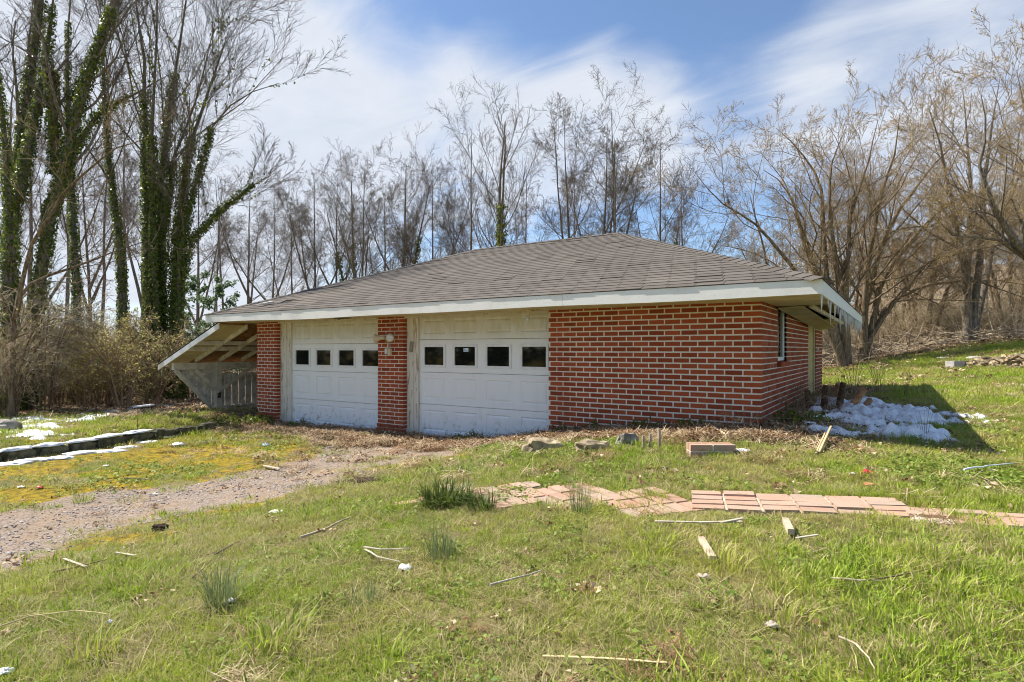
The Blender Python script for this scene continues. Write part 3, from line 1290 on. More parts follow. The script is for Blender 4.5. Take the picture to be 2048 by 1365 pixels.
# the blue and white sticker in the second light of the right hand door
w4 = (5.29 - 2.768) / 4
sx = -5.29 + w4 + .085 + .028 + .17
st = MB().box(sx, sx + .095, .1380, .1405, 1.447 - .015 - .055, 1.447 - .015).build('window_sticker', MT['white_plastic'], GAR)
MB().box(sx + .004, sx + .091, .1365, .1378, 1.384, 1.398).build('sticker_band', MT['blue_plastic'], st)
MB().box(sx + .004, sx + .038, .1365, .1378, 1.402, 1.424).build('sticker_band', MT['blue_plastic'], st)


# side window and side door
def build_side():
    wnd = thing_part('side_window')
    T = MT['white_paint']
    MB().box(-.075, -.03, 1.75, 1.825, 1.262, ZT).build('window_frame', T, wnd)
    MB().box(-.075, -.03, 1.115, 1.17, 1.262, ZT).build('window_frame', T, wnd)
    MB().box(-.075, -.035, 1.172, 1.748, 1.262, 1.31).build('window_frame', T, wnd)
    MB().box(-.06, -.05, 1.172, 1.748, 1.312, ZT).build('window_pane', MT['glass'], wnd)
    for i in range(7):
        y = 1.06 + i * .116
        MB().hexa([(-.09, y, 1.192), (.045, y, 1.188), (.045, y + .104, 1.188), (-.09, y + .104, 1.192), (-.09, y, 1.258), (.045, y, 1.246), (.045, y + .104, 1.246), (-.09, y + .104, 1.258)]).build('sill_brick', MT['brick'], wnd)
    dr = thing_part('side_door')
    MB().box(-.085, -.012, 5.2, 5.297, .4, ZT).build('door_jamb', MT['pale_lumber'], dr)
    MB().box(-.085, -.012, 4.203, 4.29, .4, ZT).build('door_jamb', MT['pale_lumber'], dr)
    MB().box(-.08, -.04, 4.292, 5.198, .45, ZT - .06).build('door_leaf', MT['pale_lumber'], dr)
    k = MB()
    k.lathe([(.012, 0), (.012, .03), (.028, .04), (.03, .055), (.018, .07)], (-.012, 5.24, 1.42), (1, 0, 0), 10)
    k.build('door_handle', MT['lamp_lens'], dr, smooth=True)


build_side()


# ------------------------------------------------------------------ the lean-to on the far end
def build_leanto():
    LT = thing_part('lean_to', 'open timber lean-to with a slatted outer wall')
    P = MT['timber_paint']
    X0, Z0, X1, Z1 = -10.05, 1.955, -12.48, 1.07         # top edge of the slope
    sl = (Z0 - Z1) / (X0 - X1)
    zat = lambda x: Z0 + (x - X0) * sl
    Y0, Y1 = -.52, 6.5
    # roof deck with felt on top
    mb = MB().hexa([(X1, Y0, Z1 - .02), (X0, Y0, Z0 - .02), (X0, Y1, Z0 - .02), (X1, Y1, Z1 - .02), (X1, Y0, Z1), (X0, Y0, Z0), (X0, Y1, Z0), (X1, Y1, Z1)])
    mb.build('roof_deck', MT['osb'], LT)
    mb = MB().hexa([(X1 - .03, Y0 - .02, Z1 - .009), (X0, Y0 - .02, Z0 + .002), (X0, Y1, Z0 + .002), (X1 - .03, Y1, Z1 - .009), (X1 - .03, Y0 - .02, Z1 + .008), (X0, Y0 - .02, Z0 + .016), (X0, Y1, Z0 + .016), (X1 - .03, Y1, Z1 + .008)])
    mb.build('roof_felt', MT['roof_felt'], LT)
    # the first bay is lined with painted board
    for a, b in ((0.02, .49), (.51, .73), (.75, .98)):
        xa, xb = X0 + (X1 - X0) * a, X0 + (X1 - X0) * b
        MB().hexa([(xb, Y0 + .03, zat(xb) - .034), (xa, Y0 + .03, zat(xa) - .034), (xa, .03, zat(xa) - .034), (xb, .03, zat(xb) - .034),
                   (xb, Y0 + .03, zat(xb) - .022), (xa, Y0 + .03, zat(xa) - .022), (xa, .03, zat(xa) - .022), (xb, .03, zat(xb) - .022)]).build('lining_board', MT['soffit_paint'], LT)
    # white rake board on the front edge, bare at its foot
    for xa, xb, m in ((X0, -12.2, 'white_paint'), (-12.205, -12.47, 'grey_board')):
        MB().hexa([(xb, Y0 - .022, zat(xb) - .125), (xa, Y0 - .022, zat(xa) - .125), (xa, Y0 - .001, zat(xa) - .125), (xb, Y0 - .001, zat(xb) - .125),
                   (xb, Y0 - .022, zat(xb) - .012), (xa, Y0 - .022, zat(xa) - .012), (xa, Y0 - .001, zat(xa) - .012), (xb, Y0 - .001, zat(xb) - .012)]).build('rake_board', MT[m], LT)
    # rafters
    y = .05
    while y < Y1:
        xb = -12.05
        MB().hexa([(xb, y, zat(xb) - .12), (X0, y, zat(X0) - .12), (X0, y + .04, zat(X0) - .12), (xb, y + .04, zat(xb) - .12),
                   (xb, y, zat(xb) - .021), (X0, y, zat(X0) - .021), (X0, y + .04, zat(X0) - .021), (xb, y + .04, zat(xb) - .021)]).build('rafter', P, LT)
        y += .56
    # two runs of blocking between the rafters
    for xp in (-10.95, -11.28):
        y = Y0 + .0
        k = 0
        while y < Y1 - .5:
            a, b = (Y0 + .002, .048) if k == 0 else (.05 + .56 * (k - 1) + .042, .05 + .56 * k - .002)
            MB().box(xp, xp + .04, a, b, zat(xp) - .125, zat(xp) - .03).build('blocking', P, LT)
            y = b
            k += 1
    # eave beam, posts, braces
    bx = -12.0
    zb = .96
    MB().box(bx - .045, bx + .045, Y0 + .06, 1.0, zb, zb + .15).build('beam', P, LT)
    MB().box(bx - .045, bx + .045, 1.003, Y1, zb, zb + .15).build('beam', P, LT)
    for py in (.56, 3.0, 5.5):
        g = gz(bx, py) - .1
        MB().box(bx - .062, bx + .062, py - .062, py + .062, g, zb - .002).build('post', P, LT)
        if py == .56:
            MB().box(bx + .047, bx + .085, py - .055, py + .055, zb - .001, zb + .17).build('post_cap', P, LT)
            MB().box(bx + .0625, bx + .07, py - .04, py + .04, .28, .42).build('post_scar', MT['dark_wood'], LT)
    MB().bar((bx + .02, -.42, .955), (bx + .02, .60, -.14), .05, .085, (0, 1, 1)).build('brace', P, LT)
    MB().bar((bx + .1, -.02, .95), (bx + .1, .54, .42), .03, .075, (0, 1, 1)).build('brace', P, LT)
    MB().bar((bx + .1, 1.32, .95), (bx + .1, .58, .46), .03, .075, (0, 1, -1)).build('brace', P, LT)
    MB().box(bx + .0, bx + .045, .63, Y1, .0, .09).build('rail', MT['grey_board'], LT)
    MB().box(bx + .0, bx + .04, 1.3, Y1, .78, .85).build('rail', MT['grey_board'], LT)
    # upright boards, nailed outside; the front ones stop at the sloping brace
    rr = random.Random(8)
    y = -.40
    while y < Y1 - .15:
        w = .145
        top = zb - .01 if y < .56 else .85 + rr.uniform(-.012, .012)
        bot = -.16 + rr.uniform(-.03, .03)
        def lowz(yy):
            return max(bot, .955 - (yy + .42) * 1.0735) if yy < .6 else bot
        x0, x1 = bx - .072, bx - .05
        ln = rr.uniform(-.006, .006)
        MB().hexa([(x0, y, lowz(y)), (x1, y, lowz(y)), (x1, y + w, lowz(y + w)), (x0, y + w, lowz(y + w)), (x0, y + ln, top), (x1, y + ln, top), (x1, y + w + ln, top), (x0, y + w + ln, top)]).build('slat', MT['grey_board'], LT)
        y += w + rr.uniform(.018, .034)
    # a drip strip and an icicle at the tail of the rake
    return zat


ZAT = build_leanto()


# ------------------------------------------------------------------ things fixed to or hanging from the garage
def floodlight():
    def fp(ix, iy, y):          # a point in the plane Y=y seen at a pixel
        d = ray(ix, iy)
        s = (y - EYE.y) / d.y
        return EYE + d * s
    hub = fp(776, 677, -.07)
    root = thing('floodlight', 'cream twin floodlight with motion sensor on the brick pier between the doors', 'floodlight', hub)
    W = lambda p: p - hub
    CP_, LN = MT['cream_plastic'], MT['lamp_lens']
    MB().lathe([(.055, 0), (.058, .02), (.045, .035)], W(Vector((hub.x, -.004, hub.z))), (0, -1, 0), 14).build('base_plate', CP_, root, smooth=True)
    # head that faces the camera
    tocam = (Vector((EYE.x, EYE.y, EYE.z - .3)) - hub).normalized()
    c1 = W(fp(780, 676, -.10))
    b = MB().lathe([(.02, -.1), (.03, -.07), (.035, -.05), (.055, -.015), (.07, .03), (.073, .035), (.066, .035)], c1, tocam, 18)
    b.build('lamp_head', CP_, root, smooth=True)
    MB().lathe([(.064, .028), (.055, .036), (.03, .042), (.002, .044)], c1, tocam, 18).build('lens', LN, root, smooth=True)
    # head turned to the left, seen from the side
    ax = Vector((-1, -.25, -.08)).normalized()
    c2 = W(fp(766, 676, -.09))
    MB().lathe([(.03, -.04), (.034, .0), (.034, .05), (.05, .085), (.075, .14), (.078, .145), (.07, .142)], c2, ax, 18).build('lamp_head', CP_, root, smooth=True)
    MB().lathe([(.068, .135), (.05, .142), (.002, .146)], c2, ax, 18).build('lens', LN, root, smooth=True)
    # arm down to the sensor
    a, e = W(fp(777, 683, -.08)), W(fp(777, 700, -.09))
    MB().tube([a, a + (e - a) * .5 + Vector((0, -.015, 0)), e], .014, 8).build('arm', CP_, root, smooth=True)
    s1, s2 = W(fp(773.5, 703, -.1)), W(fp(779.5, 704, -.11))
    soften(MB().box(s1.x - .03, s1.x + .03, s1.y - .03, s1.y + .03, s1.z - .05, s1.z + .05).build('sensor', LN, root), .016, 2)
    soften(MB().box(s2.x - .026, s2.x + .026, s2.y - .03, s2.y + .03, s2.z - .055, s2.z + .055).build('sensor', CP_, root), .014, 2)
    # grey box hanging askew on the jamb
    k = fp(822.5, 694, .07)
    r = thing('key_box', 'small grey box hung askew on the white jamb beside the door', 'box', k)
    r.rotation_euler = (0, R(9), 0)
    soften(MB().box(-.035, .035, -.012, .018, -.085, .085).build('box_body', MT['grey_plastic'], r), .006)
    MB().box(-.018, -.006, -.02, -.0125, -.08, .08).build('box_slider', MT['weathered_wood'], r)
    # pull socket under the soffit
    p = fp(1057, 627, -.25)
    r = thing('socket_lamp', 'bare bulb in a cream socket hanging crooked under the front soffit', 'lamp', p)
    MB().lathe([(.055, .05), (.052, .035), (.022, .03), (.022, -.03)], (0, 0, 0), (.15, 0, 1), 12).build('socket', CP_, r, smooth=True)
    MB().lathe([(.018, -.03), (.026, -.05), (.033, -.075), (.028, -.1), (.002, -.112)], (-.005, 0, 0), (.15, 0, 1), 12).build('bulb', LN, r, smooth=True)
    MB().tube([(.01, 0, .05), (.05, .02, .03), (.09, .03, .05), (.16, .02, .045)], .004, 5).build('wire', MT['dark_wood'], r)


floodlight()


def icicles():
    rr = random.Random(12)
    z = ZE - .035 - .115
    ys = [(-.55, .19)] + [(.05, .10)] + [(y, None) for y in (.35, .8, .95, 1.35, 1.7, 2.0, 2.3, 2.5, 2.75, 3.1, 3.35, 3.6, 3.9, 4.1, 4.4, 4.8, 5.0, 5.3, 5.6, 5.8, 6.1, 6.3, 6.55, 6.8, 6.95)]
    for y, L in ys:
        L = L or rr.uniform(.12, .34)
        r = rr.uniform(.009, .018)
        o = MB().tube([(0, 0, .012), (rr.uniform(-.002, .002), .002, -L * .4), (0, rr.uniform(-.006, .006), -L)], [r, r * .62, .001], 6).build('icicle', MT['ice'], None, (EX1 - .016, y + rr.uniform(-.05, .05), z), True)
        tag(o, 'thin clear icicle in the row under the fascia beside the side door', 'icicle', 'icicles under the side eave')
    o = MB().tube([(0, 0, .01), (.001, 0, -.07), (0, 0, -.16)], [.007, .004, .001], 6).build('icicle', MT['ice'], None, (-12.4, -.5, ZAT(-12.4) - .12), True)
    tag(o, 'single icicle at the low tip of the lean-to roof', 'icicle', 'icicles on the lean-to')


icicles()


# ------------------------------------------------------------------ trees and shrubs
def unit(a):
    return a / (np.linalg.norm(a, axis=-1, keepdims=True) + 1e-9)


def grow(rng, start, dirs, lens, P, wander, up):
    N = len(start)
    pts = np.empty((N, P, 3))
    pts[:, 0] = start
    d = unit(dirs)
    seg = (lens / (P - 1))[:, None]
    for i in range(1, P):
        d = unit(d + rng.normal(0, wander, (N, 3)) + np.array([0, 0, up]))
        pts[:, i] = pts[:, i - 1] + d * seg
    return pts


def spawn(rng, pts, rad, lens, n, t0, t1, ang, angj, ratio, taper, rr=.6, rmin=.004):
    N, P, _ = pts.shape
    t = t0 + (t1 - t0) * (np.arange(n)[None, :] + rng.random((N, n))) / n
    f = t * (P - 1)
    i = np.minimum(f.astype(int), P - 2)
    w = (f - i)[..., None]
    bi = np.arange(N)[:, None]
    p = pts[bi, i] * (1 - w) + pts[bi, i + 1] * w
    T = unit(pts[bi, i + 1] - pts[bi, i])
    r = rad[bi, i] * (1 - w[..., 0]) + rad[bi, i + 1] * w[..., 0]
    rv = rng.normal(0, 1, (N, n, 3))
    perp = unit(rv - T * (rv * T).sum(-1, keepdims=True))
    a = ang + rng.normal(0, angj, (N, n))
    d = T * np.cos(a)[..., None] + perp * np.sin(a)[..., None]
    L = lens[:, None] * ratio * (1 - taper * (t - t0) / max(t1 - t0, 1e-6)) * rng.uniform(.65, 1.25, (N, n))
    cr = np.maximum(r * rr * rng.uniform(.7, 1.1, (N, n)), rmin)
    return p.reshape(-1, 3), d.reshape(-1, 3), L.ravel(), cr.ravel()


def taper_r(r0, P, k=.25, rmin=.003):
    t = np.linspace(0, 1, P)[None, :]
    return np.maximum(r0[:, None] * (1 - (1 - k) * t), rmin)


def tubes(pts, rad, S):
    N, P, _ = pts.shape
    T = np.empty_like(pts)
    T[:, 1:-1] = pts[:, 2:] - pts[:, :-2]
    T[:, 0] = pts[:, 1] - pts[:, 0]
    T[:, -1] = pts[:, -1] - pts[:, -2]
    T = unit(T)
    mean = np.abs(unit(pts[:, -1] - pts[:, 0]))
    ref = np.zeros((N, 3))
    ref[np.arange(N), mean.argmin(1)] = 1
    u = unit(np.cross(T, ref[:, None, :]))
    v = np.cross(T, u)
    a = np.arange(S) * 2 * math.pi / S
    V = pts[:, :, None, :] + rad[:, :, None, None] * (u[:, :, None, :] * np.cos(a)[None, None, :, None] + v[:, :, None, :] * np.sin(a)[None, None, :, None])
    idx = np.arange(N * P * S).reshape(N, P, S)
    nx = np.roll(idx, -1, 2)
    F = np.stack([idx[:, :-1], nx[:, :-1], nx[:, 1:], idx[:, 1:]], -1).reshape(-1, 4)
    return V.reshape(-1, 3), F


class Geo:
    def __init__(s):
        s.V, s.F, s.t, s.n = [], [], [], 0

    def add(s, V, F, tint):
        s.V.append(V)
        s.F.append(F + s.n)
        s.t.append(tint)
        s.n += len(V)

    def tube(s, rng, pts, rad, S):
        if len(pts) == 0:
            return
        V, F = tubes(pts, rad, S)
        s.add(V, F, np.repeat(rng.random(len(pts)), pts.shape[1] * S))

    def leaves(s, rng, c, nrm, size, slim=.7):
        """one bent quad per leaf"""
        N = len(c)
        if N == 0:
            return
        nrm = unit(nrm)
        rv = rng.normal(0, 1, (N, 3))
        u = unit(np.cross(nrm, rv))
        v = np.cross(nrm, u)
        L = (size * rng.uniform(.6, 1.3, N))[:, None]
        a = c - u * L * .5
        b = c + u * L * .5 - nrm * L * .15
        e = v * L * slim * .5
        m = c + nrm * L * .06
        V = np.stack([a, m + e, b, m - e], 1).reshape(-1, 3)
        F = np.arange(N * 4).reshape(N, 4)
        s.add(V, F, np.repeat(np.clip(rng.normal(.5, .28, N), 0, 1), 4))

    def mesh(s, name, mat, smooth_=True):
        return mesh_np(name, np.concatenate(s.V), np.concatenate(s.F), mat, smooth_, np.concatenate(s.t))


def resample(tr, P):
    tr = np.asarray(tr, float)
    d = np.r_[0, np.cumsum(np.linalg.norm(np.diff(tr, axis=0), axis=1))]
    t = np.linspace(0, d[-1], P)
    return np.stack([np.interp(t, d, tr[:, k]) for k in range(3)], 1), d[-1]


def woody(seed, stems, spec, bark, twig, ivy=None, bud=None):
    """stems: list of (polyline, r0, r1). spec: branching levels. Returns dict of part name -> mesh (local coordinates)."""
    rng = np.random.default_rng(seed)
    trunk, crown, leaf, ivyg = Geo(), Geo(), Geo(), Geo()
    P0 = 14
    sp, sr, sl = [], [], []
    for tr, r0, r1 in stems:
        p, L = resample(tr, P0)
        p[1:] += np.cumsum(rng.normal(0, .012 * L / P0 * 2, (P0 - 1, 3)), 0) * [1, 1, .3]
        sp.append(p)
        t = np.linspace(0, 1, P0)
        r = r0 + (r1 - r0) * t
        r[0] *= 1.25
        sr.append(r)
        sl.append(L)
    pts, rad, lens = np.array(sp), np.array(sr), np.array(sl)
    trunk.tube(rng, pts, rad, 9)
    allp = [(pts, rad, 0)]
    for k, q in enumerate(spec):
        p, d, L, r = spawn(rng, pts, rad, lens, q['n'], q.get('t0', .3), q.get('t1', 1.0), q.get('ang', .7), q.get('angj', .2), q.get('ratio', .5), q.get('taper', .5), q.get('rr', .6), q.get('rmin', .005))
        if 'side' in q:
            d = unit(d + np.array(q['side']))
        P = q.get('P', 5)
        pts = grow(rng, p, d, L, P, q.get('wander', .12), q.get('up', .05))
        rad = taper_r(r, P, q.get('k', .35), q.get('rmin', .005) * .7)
        lens = L
        allp.append((pts, rad, k + 1))
        (trunk if q.get('limb') else crown).tube(rng, pts, rad, q.get('S', 3))
    out = {'trunk': trunk.mesh('trunk', MT[bark])}
    if crown.n:
        out['crown'] = crown.mesh('crown', MT[twig], False)
    if bud:
        lv, per, size, mat = bud
        pp = allp[lv][0]
        N, P, _ = pp.shape
        n = int(N * per)
        bi, f = rng.integers(0, N, n), rng.random(n) * (P - 1.001)
        i = f.astype(int)
        w = (f - i)[:, None]
        c = pp[bi, i] * (1 - w) + pp[bi, i + 1] * w + rng.normal(0, size * .5, (n, 3))
        leaf.leaves(rng, c, rng.normal(0, 1, (n, 3)) + [0, 0, .4], size)
        out['foliage'] = leaf.mesh('foliage', MT[mat], False)
    if ivy:
        for lv, dens, size, off, tmax in ivy:
            pp, rd, _ = allp[lv]
            seg = np.linalg.norm(np.diff(pp, axis=1), axis=2)
            P = pp.shape[1]
            tt = np.linspace(0, 1, P)[:-1]
            lim = np.array([tmax[i % len(tmax)] if isinstance(tmax, (list, tuple)) else tmax for i in range(len(pp))])
            wgt = seg * (rd[:, :-1] + off) * (tt[None, :] < lim[:, None])
            n = int(wgt.sum() * 6.28 * dens)
            if n < 1:
                continue
            pr = (wgt / wgt.sum()).ravel()
            ch = rng.choice(len(pr), n, p=pr)
            bi, i = ch // (P - 1), ch % (P - 1)
            w = rng.random(n)[:, None]
            c = pp[bi, i] * (1 - w) + pp[bi, i + 1] * w
            T = unit(pp[bi, i + 1] - pp[bi, i])
            rv = rng.normal(0, 1, (n, 3))
            nr = unit(rv - T * (rv * T).sum(1, keepdims=True))
            # thick and thin stretches along the stem
            clump = .35 + .9 * vnoise(c[:, 2] * 1.3 + bi * 7.7, np.arctan2(nr[:, 1], nr[:, 0]) * 1.2, 1.0, 5)
            rr_ = rd[bi, i] + off * clump * rng.uniform(.25, 1.25, n)
            c = c + nr * rr_[:, None]
            ivyg.leaves(rng, c, nr + rng.normal(0, .45, (n, 3)) + [0, 0, .25], np.full(n, size), .85)
        if ivyg.n:
            out['ivy'] = ivyg.mesh('ivy', MT['ivy_leaf'], False)
    return out


LOOSE = ('ivy', 'foliage', 'crown')


def plant(name, label, cat, parts, loc, rotz=0.0, sc=1.0, group=None):
    r = thing(name, label, cat, loc, rotz, group)
    r.scale = (sc, sc, sc) if isinstance(sc, (int, float)) else sc
    for k, me in parts.items():
        o = link(k, me, r)
    return r


def place(ix, depth):
    x, y = at_depth(ix, depth)
    return (x, y, gz(x, y, False) - .05)


def traced(name, label, ix0, depth, traces, spec, bark, twig, seed, ivy=None, bud=None, group=None):
    """a tree whose main stems follow lines seen in the photograph; each stem leans its own way in depth"""
    base = place(ix0, depth)
    rng = random.Random(seed)
    stems = []
    for tr, r0, r1 in traces:
        lean = rng.uniform(-1.6, 1.6)
        d0 = depth + rng.uniform(-.15, .15)
        pl = []
        n = len(tr)
        for k, q in enumerate(tr):
            dd = d0 + (lean * k / max(n - 1, 1) if len(q) < 3 else q[2])
            p = EYE + ray(q[0], q[1]) * dd
            if q[1] > 9000:
                p.z = base[2]
            pl.append((p.x - base[0], p.y - base[1], p.z - base[2]))
        stems.append((pl, r0, r1))
    return plant(name, label, 'tree', woody(seed, stems, spec, bark, twig, ivy, bud), base, group=group)


G_ = 9999      # "down to the ground"
FINE = [dict(n=10, t0=.28, ang=.75, ratio=.34, taper=.40, P=7, S=5, wander=.09, up=.09, rr=.42, limb=True),
        dict(n=8, t0=.15, ang=.62, ratio=.46, taper=.4, P=5, S=3, wander=.10, up=.06, rr=.5, rmin=.007),
        dict(n=7, t0=.12, ang=.6, ratio=.48, taper=.4, P=4, S=3, wander=.10, up=.04, rmin=.0048),
        dict(n=5, t0=.15, ang=.55, ratio=.55, taper=.3, P=3, S=3, wander=.10, up=.03, rmin=.0036)]


def spec(base, *mods):
    out = [dict(b) for b in base]
    for k, m in enumerate(mods):
        if m:
            out[k].update(m)
    return out


def big_trees():
    # the many stemmed ivy clad tree left of the garage
    fan = spec(FINE, dict(n=9, t0=.46, ang=.55, ratio=.36, up=.04), dict(n=8, ang=.55), dict(n=7, ang=.5), dict(n=4))
    traced('ivy_clad_tree', 'big many stemmed tree thick with dark ivy just left of the garage roof', 325, 18.5,
           [([(306, G_), (300, 560), (299, 420), (298, 260), (292, 120), (270, -80)], .17, .008),
            ([(318, G_), (316, 520), (320, 380), (338, 200), (362, 60), (385, -120)], .14, .008),
            ([(352, G_), (352, 560), (368, 420), (388, 300), (432, 170), (470, 60)], .17, .008),
            ([(356, G_), (362, 520), (392, 380), (428, 250), (480, 190), (560, 165)], .10, .008),
            ([(352, G_), (350, 600), (385, 480), (440, 420), (500, 375), (545, 350)], .09, .008),
            ([(322, G_), (330, 480), (345, 330), (400, 180), (440, 20)], .09, .008),
            ([(315, G_), (308, 430), (310, 280), (320, 110), (330, -90)], .11, .008)],
           fan, 'bark', 'twig_grey', 101, ivy=[(0, 520, .068, .115, [.66, .62, .66, .75, .9, .6, .55]), (1, 30, .075, .07, .4)])
    up = spec(FINE, dict(n=7, t0=.5, ang=.65, ratio=.28), dict(n=7), dict(n=6), dict(n=3))
    traced('ivy_clad_tree', 'leaning ivy clad tree with a broken stub, second trunk from the left edge', 70, 15.5,
           [([(55, G_), (70, 560), (95, 420), (118, 330), (150, 200), (185, 90), (230, -60)], .17, .07),
            ([(112, 350), (108, 260), (104, 165), (102, 145)], .12, .10),
            ([(95, 430), (150, 300), (200, 225), (290, 180), (340, 150)], .11, .008),
            ([(150, 205), (185, 120), (215, 40), (255, -70)], .10, .008)],
           up, 'bark', 'twig_grey', 102, ivy=[(0, 430, .066, .085, [.9, 1, .75, .8])])
    traced('ivy_clad_tree', 'tall ivy clad tree at the left edge with two upright leaders', 22, 15,
           [([(18, G_), (20, 560), (32, 400), (52, 220), (75, 60), (92, -90)], .17, .07),
            ([(34, 400), (62, 260), (90, 110), (108, -60)], .13, .008),
            ([(22, 520), (10, 300), (-10, 120), (-30, -60)], .09, .008)],
           up, 'bark', 'twig_grey', 103, ivy=[(0, 420, .066, .085, [.95, .8, .9])])
    traced('ivy_clad_tree', 'slim ivy wrapped trunk standing behind the big bush', 150, 17,
           [([(155, G_), (152, 600), (143, 480), (132, 340), (125, 200), (130, 40), (140, -80)], .13, .008)],
           spec(up, dict(n=9, t0=.45)), 'bark', 'twig_grey', 104, ivy=[(0, 430, .066, .065, .78)])
    traced('ivy_clad_tree', 'straight slim ivy wrapped trunk between the leaning tree and the big many stemmed one', 240, 18,
           [([(246, G_), (243, 620), (232, 470), (218, 340), (206, 200), (204, 60), (210, -60)], .14, .008)],
           spec(up, dict(n=10, t0=.45)), 'bark', 'twig_grey', 105, ivy=[(0, 430, .066, .065, .72)])
    traced('dead_tree', 'grey leaning tree with no ivy whose long limb crosses the left trunks', 62, 13.2,
           [([(20, G_), (28, 640), (40, 580), (85, 555), (160, 530), (240, 500), (300, 480)], .07, .008),
            ([(30, 640), (60, 500), (130, 380), (230, 300), (300, 280)], .05, .008)],
           spec(FINE, dict(n=10, ratio=.3, up=.02), dict(n=6), dict(n=4), dict(n=2)), 'bark_tan', 'twig_tan', 106)
    # right of the garage: sprawling tan trees with opening buds
    arch = spec(FINE, dict(n=11, t0=.2, ang=.75, ratio=.40, up=.05, wander=.16), dict(n=9, ang=.8, up=.04, wander=.14), dict(n=7, ang=.7, up=.04), dict(n=5, ratio=.5))
    B = (4, .3, .045, 'bud_leaf')
    traced('budding_tree', 'broad tan tree with yellow buds rising beside the corner of the garage roof', 1640, 21,
           [([(1690, G_), (1660, 620), (1610, 480), (1590, 400), (1560, 360), (1530, 340)], .17, .008),
            ([(1690, G_), (1650, 560), (1645, 440), (1640, 360), (1590, 290), (1550, 255)], .16, .008),
            ([(1695, G_), (1672, 540), (1655, 420), (1660, 330), (1690, 255)], .15, .008),
            ([(1690, G_), (1640, 600), (1580, 520), (1520, 450), (1440, 400), (1400, 350)], .12, .008),
            ([(1695, G_), (1690, 560), (1700, 430), (1735, 330), (1755, 240)], .14, .008)],
           arch, 'bark_tan', 'twig_tan', 111, bud=B)
    traced('budding_tree', 'tan tree with stems arching over the lawn edge right of the garage', 1745, 22,
           [([(1720, G_), (1730, 620), (1760, 500), (1800, 420), (1870, 330), (1930, 270)], .16, .008),
            ([(1730, G_), (1760, 560), (1830, 470), (1900, 400), (1990, 380)], .15, .008),
            ([(1715, G_), (1770, 610), (1850, 570), (1950, 560), (2060, 600)], .13, .008),
            ([(1725, G_), (1735, 540), (1760, 400), (1790, 310), (1800, 230)], .15, .008),
            ([(1710, G_), (1790, 600), (1860, 520), (1960, 500), (2060, 480)], .11, .008)],
           arch, 'bark_tan', 'twig_tan', 112, bud=B)
    traced('budding_tree', 'tall tan tree with a fan of upright stems towards the right edge', 1935, 23,
           [([(1935, G_), (1930, 560), (1900, 400), (1880, 300), (1855, 215)], .17, .008),
            ([(1935, G_), (1935, 540), (1940, 380), (1932, 270), (1922, 180)], .17, .008),
            ([(1940, G_), (1955, 540), (1970, 360), (1985, 250), (2000, 150)], .16, .008),
            ([(1940, G_), (1965, 600), (1990, 480), (2050, 330), (2100, 180)], .15, .008)],
           arch, 'bark', 'twig_tan', 113, bud=(4, .3, .05, 'bud_leaf'))
    traced('bent_tree', 'dark crooked limb tree leaning in from the right edge', 2120, 18,
           [([(2190, G_), (2110, 560), (2030, 480), (1990, 420), (1960, 330), (1975, 250), (1962, 190)], .18, .008),
            ([(2130, 580), (2075, 400), (2060, 270), (2035, 140)], .12, .008),
            ([(2110, 560), (2000, 480), (1900, 470), (1860, 420)], .09, .008)],
           arch, 'bark', 'twig_tan', 114, bud=(4, .25, .05, 'bud_leaf'))


